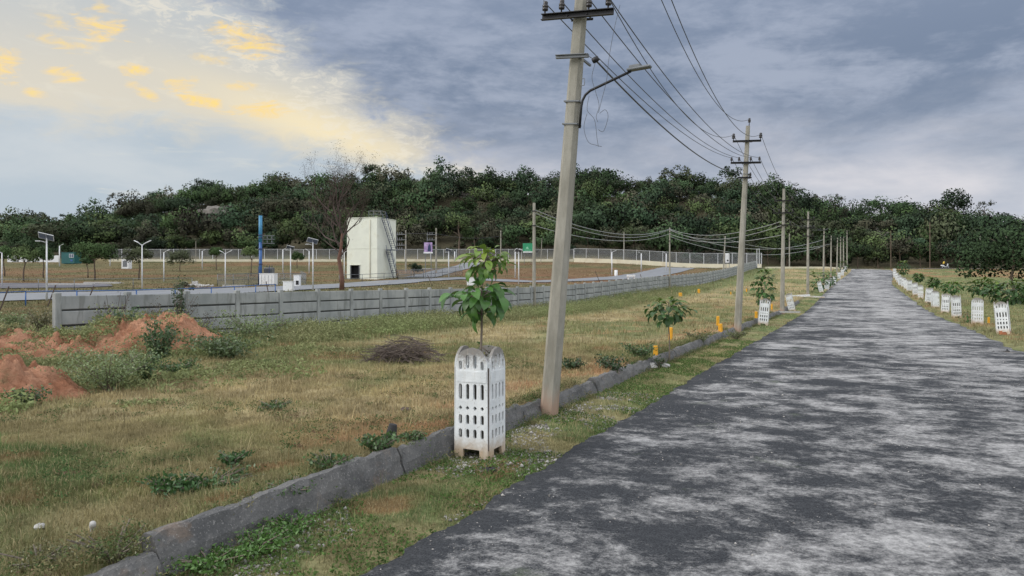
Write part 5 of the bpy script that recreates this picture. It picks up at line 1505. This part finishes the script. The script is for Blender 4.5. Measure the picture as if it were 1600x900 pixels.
for (px, py, rx, rz, lab, sd) in ((345, 337, 7.5, 3.2, 'large domed granite boulder on the left slope of the hill', 1), (738, 304, 6.0, 1.8, 'flat rock ledge near the ridge under the round tree', 2), (842, 305, 3.2, 1.8, 'pale rock near the ridge left of the nearest pole', 3),
                                  (1362, 364, 3.4, 2.2, 'upper grey rock face on the slope above the road crest', 4), (1386, 373, 3.8, 2.4, 'middle grey rock face above the road crest', 5), (1412, 382, 3.4, 1.8, 'lower grey rock face right of the road crest', 6), (118, 340, 4.5, 2.0, 'brown rock on the left shoulder of the hill', 7),
                                  (1085, 389, 2.4, 2.0, 'round brown boulder at the hill foot above the side road', 8), (1397, 361, 2.0, 1.2, 'small grey rock high above the road crest', 9)):
    Y = Yhit(px, py); boulder(px, py, Y, rx, rz, lab, sd)

# ------------------------------------------------------------ dead tree
def branchy(rng, m, p, d, L, r, depth, maxd, wig=.25, updrift=.12):
    pts = [Vector(p)]; rad = [r]; n = 4
    dd = Vector(d).normalized()
    for i in range(n):
        dd = (dd+Vector((rng.uniform(-wig, wig), rng.uniform(-wig, wig), rng.uniform(-wig, wig)+updrift))).normalized()
        pts.append(pts[-1]+dd*L/n); rad.append(r*(1-.5*(i+1)/n))
    m.tube(pts, rad, 6 if r > .04 else 4, False)
    if depth < maxd:
        for k in range(rng.choice((2, 3, 3))+(1 if depth > 1 else 0)):
            i = rng.randint(1, n) if k else n
            nd = (dd+Vector((rng.uniform(-1, 1), rng.uniform(-1, 1), rng.uniform(-.3, .9)))*.9).normalized()
            branchy(rng, m, pts[i], nd, L*rng.uniform(.58, .8), rad[i]*.7, depth+1, maxd, wig, updrift)
def dead_tree():
    q = gp(534, 453); r = empty('dead_tree', 'tall bare tree with a red-brown trunk left of the water tower', 'tree', q)
    rng = random.Random(4)
    m = MB(); m.tube([(0, 0, -.3), (.02, 0, 1.3), (-.1, 0, 2.2), (-.32, 0, 3.4), (-.1, .1, 4.6), (.05, 0, 6.2)], [.30, .25, .23, .2, .17, .14], 9); m.build('trunk', M['bark_red'], r)
    m = MB()
    branchy(rng, m, (.05, 0, 6.1), (-.15, 0, 1), 3.2, .14, 0, 4)
    branchy(rng, m, (-.1, .1, 4.6), (-.7, .1, .9), 3.0, .12, 0, 4)
    branchy(rng, m, (.05, 0, 5.4), (.5, -.2, 1), 2.6, .11, 0, 4); branchy(rng, m, (.0, 0, 5.0), (-1, .3, .6), 3.4, .11, 0, 4); branchy(rng, m, (.0, 0, 5.8), (.9, .3, .7), 2.6, .10, 0, 4); branchy(rng, m, (-.2, 0, 7.6), (-.6, -.2, .9), 3.6, .10, 0, 4)
    branchy(rng, m, (-.28, 0, 3.5), (.7, .1, .8), 2.4, .10, 0, 4)
    branchy(rng, m, (-.2, 0, 8.0), (-.3, .2, 1), 3.4, .10, 0, 4)
    branchy(rng, m, (-.05, 0, 4.0), (-.9, -.2, .4), 2.4, .08, 1, 4)
    branchy(rng, m, (-.5, 0, 8.6), (.1, .2, 1), 3.2, .08, 1, 4, .15)
    branchy(rng, m, (-.5, 0, 7.0), (-1, .1, .7), 3.0, .09, 0, 4)
    branchy(rng, m, (.2, 0, 7.0), (.8, .1, .8), 2.4, .08, 0, 4)
    branchy(rng, m, (-.3, 0, 9.5), (.4, .1, 1), 2.8, .07, 0, 4)
    m.build('branches', M['twig'], r)
    rg = np.random.default_rng(8); vv = np.array(m.v); vv = vv[vv[:, 2] > 5.0]; c = vv[rg.integers(len(vv), size=9000)]+rg.normal(size=(9000, 3))*.3
    c2 = vv[(vv[:, 0] > .5)]; c2 = c2[rg.integers(len(c2), size=300)]+rg.normal(size=(300, 3))*.15
    V = leaf_cards(np.concatenate([c, c2]), .09, .1, rg)
    C = np.tile(np.array([.060, .042, .030]), (len(V), 1)); C[-1200:] = (.05, .06, .03)
    link('withered_leaves', cards_mesh('withered_leaves', V, C), M['dry_leaf'], r)
dead_tree()

# ------------------------------------------------------------ young broad-leaved saplings
def leaf_blade(rng, L, W, droop):
    """one bent leaf, base at origin, pointing +x; 2 x 5 quads"""
    n = 6; V = []; x = z = 0.0; a = 0.25
    for i in range(n+1):
        f = i/n; w = W*math.sin(math.pi*min(1, f*.93+.05))**.8*(1 if f < .97 else .1)
        V += [(x, -w/2, z+w*.16), (x, 0, z), (x, w/2, z+w*.16)]
        a -= droop/n; x += L/n*math.cos(a); z += L/n*math.sin(a)
    F_ = [[3*i+k, 3*i+k+1, 3*i+k+4, 3*i+k+3] for i in range(n) for k in range(2)]
    return np.array(V), np.array(F_)
def leaf_cluster(rng, spots, L, W, droop, colfn):
    Vs = []; Fs = []; Cs = []; o = 0
    for (p, az, pitch, k) in spots:
        V, F_ = leaf_blade(rng, L*k*rng.uniform(.8, 1.15), W*k*rng.uniform(.85, 1.15), droop*rng.uniform(.6, 1.3))
        Mx = Matrix.Translation(p) @ Euler((rng.uniform(-.4, .4), -pitch, az), 'XYZ').to_matrix().to_4x4()
        A = np.array(Mx); W_ = V @ A[:3, :3].T+A[:3, 3]
        c = np.array(colfn(p, rng)); Vs.append(W_); Fs.append(F_+o); o += len(V); Cs.append(np.tile(c, (len(V), 1)))
    return np.concatenate(Vs), np.concatenate(Fs), np.concatenate(Cs)
def whorls(rng, levels, azj=.4):
    """levels: (center, radius, n, pitch)"""
    out = []
    for (c, rad, n, pitch, k) in levels:
        for i in range(n):
            az = 2*math.pi*i/n+rng.uniform(-azj, azj); rr = rad*rng.uniform(.35, 1)
            p = Vector(c)+Vector((math.cos(az)*rr, math.sin(az)*rr, rng.uniform(-.08, .08)))
            out.append((p, az+rng.uniform(-.5, .5), pitch+rng.uniform(-.6, .5), k*rng.uniform(.6, 1.15)))
    return out
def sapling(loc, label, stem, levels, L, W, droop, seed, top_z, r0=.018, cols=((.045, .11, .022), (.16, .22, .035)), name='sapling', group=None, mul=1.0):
    rng = random.Random(seed); r = empty(name, label, 'sapling', loc, group=group)
    m = MB(); m.tube(curve_pts(stem, 5), [r0*(1-.6*i/(len(curve_pts(stem, 5))-1)) for i in range(len(curve_pts(stem, 5)))], 7)
    for (c, rad, n, pitch, k) in levels:
        for i in range(5):
            az = i*1.25+rng.uniform(-.3, .3); m.tube([Vector(c)-Vector((0, 0, .05)), Vector(c)+Vector((math.cos(az)*rad*.8, math.sin(az)*rad*.8, .02))], [.006, .003], 5)
    m.build('stem', M['bark_pale'], r)
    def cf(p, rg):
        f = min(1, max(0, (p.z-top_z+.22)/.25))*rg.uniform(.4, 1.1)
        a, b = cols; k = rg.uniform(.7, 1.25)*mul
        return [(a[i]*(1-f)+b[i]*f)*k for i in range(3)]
    V, F_, C = leaf_cluster(rng, whorls(rng, levels), L, W, droop, cf)
    link('foliage', np_mesh('foliage', V, [F_], C, True), M['leaf'], r)
    return r
gl = g0.location
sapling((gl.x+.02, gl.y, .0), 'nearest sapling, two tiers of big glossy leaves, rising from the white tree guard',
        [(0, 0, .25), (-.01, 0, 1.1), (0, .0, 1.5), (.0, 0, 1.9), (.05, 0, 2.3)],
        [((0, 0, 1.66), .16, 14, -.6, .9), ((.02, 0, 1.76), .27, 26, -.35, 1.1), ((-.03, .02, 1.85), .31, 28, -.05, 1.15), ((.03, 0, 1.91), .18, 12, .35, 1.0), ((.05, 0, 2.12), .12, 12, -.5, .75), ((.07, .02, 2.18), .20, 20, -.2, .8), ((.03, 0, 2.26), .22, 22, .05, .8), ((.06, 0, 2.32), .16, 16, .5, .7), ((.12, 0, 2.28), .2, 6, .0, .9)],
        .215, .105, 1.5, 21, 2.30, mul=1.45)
# little soil and weeds in the guard
sapling((gl.x+.06, gl.y, 1.14), 'small dark weed sprouting at the rim of the nearest tree guard', [(0, 0, -.15), (0, 0, .05)], [((0, 0, .04), .1, 10, .1, .4), ((.05, 0, .08), .12, 10, .3, .4)], .16, .06, .8, 31, .3, .006, name='weed')
q = gp(1046, 566)
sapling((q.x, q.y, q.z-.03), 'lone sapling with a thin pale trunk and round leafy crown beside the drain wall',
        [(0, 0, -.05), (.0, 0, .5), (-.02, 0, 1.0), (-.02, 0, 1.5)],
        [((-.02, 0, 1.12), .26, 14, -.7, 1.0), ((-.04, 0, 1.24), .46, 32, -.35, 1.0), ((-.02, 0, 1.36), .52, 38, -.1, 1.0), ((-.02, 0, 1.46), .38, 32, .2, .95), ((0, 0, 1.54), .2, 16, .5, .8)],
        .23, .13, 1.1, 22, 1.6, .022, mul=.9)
def bushy(px, Y, z0, z1, rad, label, seed, L=.2, n=60, dx=0, mul=1.0, W=.10):
    X = (px-800)/F*Y; z = zg(X, Y); lv = []; k = 6
    for i in range(k):
        f = i/(k-1); rr = rad*math.sin(math.pi*(.18+.66*f)); lv.append(((0, 0, z0+(z1-z0)*f), rr, n//k, -.6+.9*f, 1.0))
    return sapling((X, Y, z), label, [(0, 0, 0), (.02, 0, z0), (0, 0, z1)], lv, L, W, .9, seed, z1+.05, .02, mul=mul)
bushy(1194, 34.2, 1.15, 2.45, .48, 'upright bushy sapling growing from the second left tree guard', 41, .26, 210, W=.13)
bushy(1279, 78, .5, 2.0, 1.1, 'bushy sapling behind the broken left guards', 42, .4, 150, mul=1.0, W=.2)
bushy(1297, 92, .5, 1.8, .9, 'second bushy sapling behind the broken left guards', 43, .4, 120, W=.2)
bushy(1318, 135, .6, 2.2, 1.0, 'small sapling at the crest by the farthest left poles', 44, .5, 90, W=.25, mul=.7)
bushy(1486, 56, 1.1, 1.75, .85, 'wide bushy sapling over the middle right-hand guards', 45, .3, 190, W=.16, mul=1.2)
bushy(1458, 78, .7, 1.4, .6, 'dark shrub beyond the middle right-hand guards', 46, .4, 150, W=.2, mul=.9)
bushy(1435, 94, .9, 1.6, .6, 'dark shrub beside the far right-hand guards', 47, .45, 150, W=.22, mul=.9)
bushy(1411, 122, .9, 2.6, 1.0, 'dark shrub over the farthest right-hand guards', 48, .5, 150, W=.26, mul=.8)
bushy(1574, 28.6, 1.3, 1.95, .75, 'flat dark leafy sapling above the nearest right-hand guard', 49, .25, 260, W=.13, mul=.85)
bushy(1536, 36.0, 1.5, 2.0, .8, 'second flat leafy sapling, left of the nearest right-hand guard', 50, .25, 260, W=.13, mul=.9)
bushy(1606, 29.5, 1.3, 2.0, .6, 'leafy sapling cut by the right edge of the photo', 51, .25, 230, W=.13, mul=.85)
bushy(1512, 36, .1, .5, .4, 'small weed clump at the foot of the second and third right guards', 52, .2, 60, W=.07)

# ------------------------------------------------------------ weeds and shrubs (leafy clumps)
def weed(px, py, w, h, label, col, seed, name='weed_clump', leaf=.09, n=900, twig=False, Y=None, cat='shrub', aspect=.5, dz=0.0):
    q = gp(px, py) if Y is None else gx(px, Y); q.z += dz; rng = np.random.default_rng(seed); rr = random.Random(seed)
    r = empty(name, label, cat, q)
    m = MB()
    tips = []
    for k in range(16):
        a = rr.uniform(0, 6.28); L = rr.uniform(.5, 1)*w/2; hh = rr.uniform(.55, 1)*h
        p = [(0, 0, -.05), (math.cos(a)*L*.35, math.sin(a)*L*.35, hh*.5), (math.cos(a)*L, math.sin(a)*L, hh)]
        m.tube(p, [.012, .008, .004], 5, False); tips.append(p)
    m.build('stems', M['twig'] if twig else M['bark_pale'], r)
    T = np.array(tips); i = rng.integers(len(T), size=n); f = rng.uniform(.25, 1.05, n)[:, None]
    c = np.where(f < .5, T[i, 0]+(T[i, 1]-T[i, 0])*f*2, T[i, 1]+(T[i, 2]-T[i, 1])*(f*2-1))+rng.normal(size=(n, 3))*np.array([w*.085, w*.085, h*.08])
    c[:, 2] = np.abs(c[:, 2])
    V = leaf_cards(c, leaf, .4, rng, None, aspect)
    C = np.repeat(np.array(col)[None, :]*rng.uniform(.65, 1.4, (n, 1)), 4, 0)
    link('foliage', cards_mesh('foliage', V, C), M['leaf'], r); return r
GRN = (.065, .12, .04); LGT = (.17, .22, .095); DRK = (.04, .075, .03); BRN = (.10, .085, .055); YEL = (.19, .18, .08)
weed(186, 548, .95, .85, 'tall blue-green bush on the red soil heap before the wall', (.085, .14, .075), 1, leaf=.08, n=1500, dz=.3)
weed(247, 578, .75, .85, 'dark green leafy bush right of the tall blue-green one', (.07, .12, .05), 2, leaf=.08, n=1200, dz=.15)
weed(170, 612, 1.5, .75, 'fluffy pale green bush between the two red heaps', LGT, 3, leaf=.045, n=4200)
weed(220, 598, .9, .55, 'low green bush just right of the fluffy pale one', GRN, 4, leaf=.07, n=1100)
weed(276, 588, .9, .35, 'low green weeds at the right foot of the soil heap', GRN, 5, leaf=.06, n=900)
weed(360, 560, 2.2, .6, 'spreading green bush at the wall foot right of the heap', (.085, .125, .05), 6, leaf=.08, n=2200)
weed(400, 530, 2.6, .9, 'tall light green weeds along the wall foot', LGT, 7, leaf=.07, n=2200)
weed(62, 520, 1.1, .9, 'yellow-green bush at the left end of the concrete wall', (.14, .14, .07), 8, leaf=.07, n=1500)
weed(22, 516, 1.5, .75, 'pale green bush at the far left in front of the railing', LGT, 9, leaf=.07, n=1500)
weed(44, 632, .7, .25, 'dark green weeds at the foot of the left red heap', GRN, 10, leaf=.05, n=600)
weed(272, 513, 1.3, 1.5, 'dry dark shrub against the wall, left of the tall spire', BRN, 12, leaf=.05, n=900, twig=True, Y=21.8)
weed(232, 513, 1.6, 1.2, 'dry brown shrub against the wall beside the tall blue-green bush', BRN, 13, leaf=.05, n=800, twig=True, Y=21.3)
weed(300, 513, 1.4, 1.0, 'low dry shrub against the wall at its right side', BRN, 14, leaf=.05, n=900, twig=True, Y=22.5)
weed(279, 513, .45, 1.95, 'narrow green spire plant rising above the wall top', DRK, 15, leaf=.08, n=700, Y=22.2)
weed(176, 513, .9, 1.65, 'thin withered plant reaching over the wall top', BRN, 16, leaf=.05, n=350, twig=True, Y=20.8)
weed(262, 775, .42, .17, 'dark green leafy weed in the lower left grass', (.045, .105, .03), 17, leaf=.05, n=500)
weed(298, 772, .36, .13, 'dark green weed right beside the larger lower-left one', (.045, .105, .03), 18, leaf=.05, n=350)
weed(363, 727, .36, .14, 'small dark green weed in the grass above the drain wall bend', (.045, .105, .03), 19, leaf=.045, n=350)
weed(330, 760, .9, .13, 'low sprawling green weed left of the drain wall', GRN, 20, leaf=.04, n=600)
weed(590, 708, .5, .2, 'green weeds around the burnt stump', GRN, 21, leaf=.05, n=600)
weed(645, 690, .3, .12, 'small green weed right of the burnt stump', GRN, 22, leaf=.04, n=300)
weed(515, 734, .5, .15, 'green weed on the field edge of the drain wall', GRN, 23, leaf=.045, n=450)
weed(893, 580, .6, .28, 'dark green weeds behind the drain wall right of the nearest pole', DRK, 24, leaf=.06, n=600)
weed(958, 584, .75, .34, 'dark leafy weed leaning over the drain wall', DRK, 25, leaf=.06, n=700)
weed(1000, 560, .9, .35, 'green weeds behind the drain wall left of the nearest yellow marker', GRN, 26, leaf=.06, n=700)
weed(1030, 576, .35, .25, 'tiny dark weed between the two pale stones', DRK, 27, leaf=.05, n=250)
weed(400, 862, .55, .13, 'bright green verge weeds by the drain wall at bottom left', (.085, .17, .04), 28, leaf=.035, n=1100)
weed(455, 832, .5, .12, 'bright green verge weeds right of the bottom-left patch', (.085, .17, .04), 29, leaf=.035, n=900)
weed(330, 885, .6, .12, 'bright green weeds on the verge at the bottom edge', (.085, .17, .04), 30, leaf=.035, n=1000)
weed(60, 885, .6, .12, 'olive tufted weeds at the lower left beside the drain wall', (.12, .125, .05), 32, leaf=.018, n=2200)
weed(180, 880, .7, .22, 'yellow-green tuft above the bottom end of the drain wall', (.13, .14, .055), 33, leaf=.018, n=2000)
weed(455, 770, .5, .1, 'low green weed on the drain wall top', GRN, 34, leaf=.035, n=500)
weed(1092, 536, .9, .35, 'olive weeds left of the second pole', (.10, .12, .045), 35, leaf=.06, n=700)
weed(1150, 530, .8, .3, 'weeds around the foot of the second pole', (.10, .12, .045), 36, leaf=.06, n=500)
weed(430, 640, .6, .12, 'low dark green patch of weeds in the dry field', GRN, 37, leaf=.04, n=450)
# ------------------------------------------------------------ heap of dead branches
def brush():
    q = gp(628, 566); r = MB(); rng = random.Random(12)
    for k in range(330):
        a = rng.uniform(0, 6.28); L = rng.uniform(.35, 1.15); c = Vector((rng.gauss(0, .40), rng.gauss(0, .24), abs(rng.gauss(0, .13))+.03))
        c.z = min(c.z*1.9, max(.05, .58*(1-(abs(c.x-.12)/.9)**1.5)))
        d = Vector((math.cos(a)*1.2, math.sin(a)*.6, rng.uniform(-.25, .5))).normalized()*L/2
        bnd = Vector((rng.uniform(-.08, .08), rng.uniform(-.08, .08), rng.uniform(.0, .12)))
        r.tube([c-d, c+bnd, c+d], [.009, .007, .003], 4, False)
    r.v = [(a*.9, b*.9, c*.88) for a, b, c in r.v]
    tag(r.build('brush_heap', mat_plain('grey_dead_wood', (.125, .098, .082), .95, 0, .35, 2), None, q), 'heap of dead grey-brown branches in the dry field', 'branch heap')
brush()

# ------------------------------------------------------------ grass: real blades
def blades(X, Y, Z, h, w, lean, C, rng):
    n = len(X); a = rng.uniform(0, 6.283, n); b = rng.uniform(0, 6.283, n)
    L = np.abs(rng.normal(0, lean, n))*h
    dx, dy = np.cos(b)*L, np.sin(b)*L; wx, wy = np.cos(a)*w/2, np.sin(a)*w/2
    p = np.stack([X, Y, Z-.015], -1); o = np.stack([wx, wy, 0*wx], -1); mid = np.stack([dx*.35, dy*.35, h*.6], -1); tip = np.stack([dx, dy, h*np.clip(1-L/np.maximum(h, 1e-4)*.3, .4, 1)], -1)
    V = np.stack([p-o, p+o, p+mid+o*.7, p+mid-o*.7, p+tip], 1).reshape(-1, 3)
    i = np.arange(n)[:, None]*5
    Cc = np.repeat(C, 5, 0)
    return V, i+np.array([[0, 1, 2, 3]]), i+np.array([[3, 2, 4]]), Cc
def build_grass():
    rng = np.random.default_rng(3); out = [[], [], [], []]; off = 0
    def scatter(n, f, hbase, wbase, per, spread, heightfn=None, colmul=1.0):
        nonlocal off
        X, Y = f(n); Xc, Yc = X.copy(), Y.copy()
        X = np.repeat(X, per)+rng.normal(0, spread, n*per); Y = np.repeat(Y, per)+rng.normal(0, spread, n*per)
        s = X*SI+Y*CO; t = X*CO-Y*SI
        edL = -3.04+.25*(fbm(s*2.2, s*0+4, 77)-.5)
        ok = (((t < -4.41) | ((t > -4.22) & (t < edL)) | (t > 4.35+.3*(fbm(s*2, s*0+9, 78)-.5)+1.9*sstep(105, 165, s))) & (np.abs(t+19.3) > .14))
        for (pl, wd) in RIB:
            m_ = ok & (Y > 35) & (t < -19)
            ii = np.nonzero(m_)[0]
            if len(ii):
                dd = np.sqrt(((X[ii, None]-pl[None, ::2, 0])**2+(Y[ii, None]-pl[None, ::2, 1])**2)); k = dd.argmin(1)
                ok[ii] &= dd[np.arange(len(ii)), k] > wd[::2][k]/2+.2
        c = gcol(X, Y)
        # bare soil carries little grass
        red = c[:, 0]/(c[:, 1]+1e-3); ok &= ~((red > 1.62) & (rng.random(len(X)) < .88))
        X, Y, s, t, c, red = X[ok], Y[ok], s[ok], t[ok], c[ok], red[ok]
        Z = zground(X, Y)
        h = hbase*rng.uniform(.45, 1.3, len(X))*(.4+1.2*fbm(X*1.7, Y*1.7, 91))
        wallz = sstep(-13, -16.5, t)*(t > -19.2)*(Y > 21); h = h*(1+1.5*wallz*fbm(X*.5, Y*.5, 92))
        h = h*np.where((t > -4.3) & (t < -3), .62, 1.0)
        lf = np.clip((c[:, 1]/c[:, 0]-.6)*1.2, 0, 1)[:, None]
        bc = c*rng.uniform(.8, 1.7, (len(X), 1)); straw = rng.random(len(X)) < .22
        bc[straw] = np.array([.40, .34, .19])*rng.uniform(.7, 1.1, (straw.sum(), 1)); 
        bc = bc*colmul
        V, q, tr, C = blades(X, Y, Z, h, wbase*rng.uniform(.6, 1.4, len(X)), .55, np.clip(bc, .01, .8), rng)
        out[0].append(V); out[1].append(q+off); out[2].append(tr+off); out[3].append(C); off += len(V)
    def region(y0, y1, pw, xmin=-120, xmax=1720):
        def f(n):
            u = rng.random(n); Y = (y0**pw+(y1**pw-y0**pw)*u)**(1/pw)
            px = rng.uniform(xmin, xmax, n); return (px-800)/F*Y, Y
        return f
    scatter(17000, region(2.9, 10, 2, -80, 1000), .075, .006, 13, .045)
    scatter(15000, region(9, 22, 2, -60, 1150), .10, .011, 11, .07)
    scatter(15000, region(20, 60, 1.6), .15, .022, 8, .14)
    scatter(9000, region(55, 175, 1.2), .22, .07, 6, .4)
    scatter(2600, region(4, 34, 2, -60, 1150), .26, .007, 3, .04)
    V = np.concatenate(out[0]); C = np.concatenate(out[3])
    me = np_mesh('grass', V, [np.concatenate(out[1]), np.concatenate(out[2])], C)
    tag(link('grass', me, M['grass']), 'short dry and green grass over the field and verges', 'grass', kind='stuff')
    print('grass blades', len(V)//5)
build_grass()
def tall_weeds():
    """soft light green growth along the foot of the concrete wall and over the heaps"""
    rng = np.random.default_rng(77)
    def band(n, s0, s1, t0, t1, hm, th):
        s = s0*(s1/s0)**rng.random(n); t = rng.uniform(t0, t1, n); X = s*SI+t*CO; Y = s*CO-t*SI
        d = fbm(X*.45, Y*.45, 71); ok = d > th; X, Y, d = X[ok], Y[ok], d[ok]
        H = hm*np.clip((d-th)*6, .15, 1)*rng.uniform(.5, 1.1, len(X)); return X, Y, H
    A = band(5200, 17, 85, -19.1, -14.6, .55, .34); B = band(1700, 8, 17, -19.1, -11.5, .35, .48)
    D = band(900, 5, 12, -16.5, -9.5, .35, .5)
    ex = []
    for mp in MND:
        n = 900; A_ = rng.uniform(-1, 1, n)*mp[2]; B_ = rng.uniform(-1, 1, n)*mp[3]; cr, sr = math.cos(mp[5]), math.sin(mp[5])
        x, y = mp[0]+A_*cr-B_*sr, mp[1]+A_*sr+B_*cr; d = fbm(x*1.1, y*1.1, 88)+.10*(B_ < -.35*mp[3])-.05*(B_ > 0); ok = d > .515
        ex.append((x[ok], y[ok], rng.uniform(.08, .3, ok.sum())))
    X, Y, H = (np.concatenate([a[i] for a in [A, B, D]+ex]) for i in range(3)); Z = zground(X, Y)
    for mp in MND: Z = np.maximum(Z, mz(X, Y, *mp)[0])
    per = 22; n = len(X)*per
    Xr = np.repeat(X, per); Yr = np.repeat(Y, per); Hr = np.repeat(H, per); Zr = np.repeat(Z, per)
    f = rng.random(n)**.8; sp = (.10+.12*f)*(.5+Hr)
    P = np.stack([Xr+rng.normal(0, 1, n)*sp, Yr+rng.normal(0, 1, n)*sp, Zr+Hr*f], -1)
    V = leaf_cards(P, .045+.0011*np.mean(Yr), .5, rng, None, .4)
    base = np.array([.20, .265, .10])[None]*(1-.0*f[:, None]); mixn = fbm(Xr*.3, Yr*.3, 73)[:, None]
    g = (base*(1-mixn)+np.array([.30, .27, .15])*mixn*.8)*rng.uniform(.65, 1.35, (n, 1)); C = np.repeat(g, 4, 0)
    tag(link('tall_weeds', cards_mesh('tall_weeds', V, C), M['grass']), 'soft light green weeds growing along the wall foot', 'weeds', kind='stuff')
tall_weeds()
def verge_plants():
    """low leafy ground cover on the near verge, green"""
    rng = np.random.default_rng(31); n = 60000
    s = rng.uniform(2.5, 26, n)**1.0; t = rng.uniform(-4.2, -2.9, n)
    X = s*SI+t*CO; Y = s*CO-t*SI
    d = fbm(X*1.3, Y*1.3, 33)+.25*(fbm(X*5, Y*5, 34)-.5)+.10*np.clip((7-s)/5, 0, 1)+.13*np.clip((t+3.5)/.5, 0, 1)
    lim = -2.98+.22*(fbm(s*1.7, s*0, 35)-.5)
    ok = (d > .52) & (Y > 2.5) & (t < lim); X, Y = X[ok], Y[ok]
    Z = zground(X, Y)+rng.uniform(.005, .045, len(X))
    V = leaf_cards(np.stack([X, Y, Z], -1), .028, 1.2, rng, None, .6)
    g = np.array([.085, .145, .04])*rng.uniform(.6, 1.4, (len(X), 1)); C = np.repeat(g, 4, 0)
    tag(link('ground_cover', cards_mesh('ground_cover', V, C), M['grass']), 'low bright green creeping plants on the roadside verge', 'ground cover', kind='stuff')
verge_plants()
def field_weeds():
    """small broad-leaved plants mixed into the near field grass"""
    rng = np.random.default_rng(57); n = 2600
    Y = np.sqrt(rng.uniform(3.2**2, 19**2, n)); px = rng.uniform(-60, 900, n); X = (px-800)/F*Y; t = X*CO-Y*SI
    d = fbm(X*.55, Y*.55, 58); ok = (t < -4.5) & (t > -13) & (d > .47+.12*rng.random(n)); X, Y = X[ok], Y[ok]
    R_ = rng.uniform(.05, .17, len(X)); per = 46; m = len(X)*per
    a = rng.uniform(0, 6.283, m); r = np.sqrt(rng.random(m))*np.repeat(R_, per); Xr = np.repeat(X, per)+np.cos(a)*r; Yr = np.repeat(Y, per)+np.sin(a)*r
    Z = np.repeat(zground(X, Y), per)+rng.uniform(.01, .85, m)*np.repeat(R_, per)*.75
    V = leaf_cards(np.stack([Xr, Yr, Z], -1), .026, .8, rng, None, .55)
    kind = np.repeat(rng.random(len(X)), per)[:, None]
    g = (np.array([.075, .125, .045])*(kind < .55)+np.array([.135, .15, .065])*((kind >= .55) & (kind < .85))+np.array([.17, .12, .075])*(kind >= .85))*rng.uniform(.6, 1.4, (m, 1))
    tag(link('field_weeds', cards_mesh('field_weeds', V, np.repeat(g, 4, 0)), M['grass']), 'small leafy weeds scattered through the near field grass', 'weeds', kind='stuff')
field_weeds()
def wall_fringe():
    """grass and weeds lapping over the top and foot of the drain wall"""
    rng = np.random.default_rng(67); n = 2600
    s = rng.uniform(2.6, 45, n); t = np.where(rng.random(n) < .6, rng.normal(-4.50, .05, n), rng.normal(-4.17, .04, n))
    d = fbm(s*1.1, t*0+3, 68); ok = d > .46; s, t = s[ok], t[ok]; X = s*SI+t*CO; Y = s*CO-t*SI
    per = 40; m = len(X)*per; R_ = np.repeat(rng.uniform(.05, .13, len(X)), per)
    Xr = np.repeat(X, per)+rng.normal(0, .6, m)*R_; Yr = np.repeat(Y, per)+rng.normal(0, .6, m)*R_
    top = np.repeat(np.where(t < -4.35, .22, 0.0)+np.interp(Y, *GYR), per)
    Z = top+np.abs(rng.normal(0, .5, m))*R_
    V = leaf_cards(np.stack([Xr, Yr, Z], -1), .026, .6, rng, None, .4)
    kind = np.repeat(rng.random(len(X)), per)[:, None]
    g = (np.array([.085, .125, .045])*(kind < .5)+np.array([.19, .17, .085])*(kind >= .5))*rng.uniform(.6, 1.4, (m, 1))
    tag(link('wall_weeds', cards_mesh('wall_weeds', V, np.repeat(g, 4, 0)), M['grass']), 'weeds lapping over the top and foot of the drain wall', 'weeds', kind='stuff')
wall_fringe()
def gravel():
    rng = np.random.default_rng(5)
    def pts(n, s0, s1, t0, t1, th, seed):
        s = rng.uniform(s0, s1, n); t = rng.uniform(t0, t1, n); X = s*SI+t*CO; Y = s*CO-t*SI
        ok = (fbm(X*1.1, Y*1.1, seed) > th) & (Y > 2.5); return X[ok], Y[ok], t[ok]
    X1, Y1, t1 = pts(9000, 3, 13, -4.15, -3.1, .50, 61); X2, Y2, t2 = pts(9000, 3, 22, -3.0, 4.0, .57, 62)
    X = np.concatenate([X1, X2]); Y = np.concatenate([Y1, Y2]); t = np.concatenate([t1, t2]); n = len(X)
    Z = np.where(t < -3.05, zground(X, Y), np.interp(Y, *GYR)+.012+.03*(1-((t-.6)/3.7)**2)-.001)
    r = np.where(t < -3.05, rng.gamma(2.0, .004, n)+.004, rng.gamma(1.6, .0022, n)+.0025)
    base = np.array([[1, 0, 0], [0, 1, 0], [-1, 0, 0], [0, -1, 0], [0, 0, 1], [0, 0, -1]], float)
    V = base[None]*(r[:, None, None]*rng.uniform(.6, 1.3, (n, 6, 1)))*np.array([1, 1, .7]); a = rng.uniform(0, 6.28, n)
    ca, sa = np.cos(a)[:, None], np.sin(a)[:, None]
    V = np.stack([V[..., 0]*ca-V[..., 1]*sa, V[..., 0]*sa+V[..., 1]*ca, V[..., 2]], -1)+np.stack([X, Y, Z+r*.3], -1)[:, None]
    f = np.array([[0, 1, 4], [1, 2, 4], [2, 3, 4], [3, 0, 4], [1, 0, 5], [2, 1, 5], [3, 2, 5], [0, 3, 5]])
    q = (np.arange(n)[:, None, None]*6+f[None]).reshape(-1, 3)
    c = np.repeat(np.array([.33, .315, .295])*rng.uniform(.4, 1.3, (n, 1)), 6, 0)
    tag(link('gravel', np_mesh('gravel', V.reshape(-1, 3), [q], c), mat_tint('gravel_stone', .9, .1, 20)), 'loose pale gravel on the verge and asphalt', 'gravel', kind='stuff')
gravel()
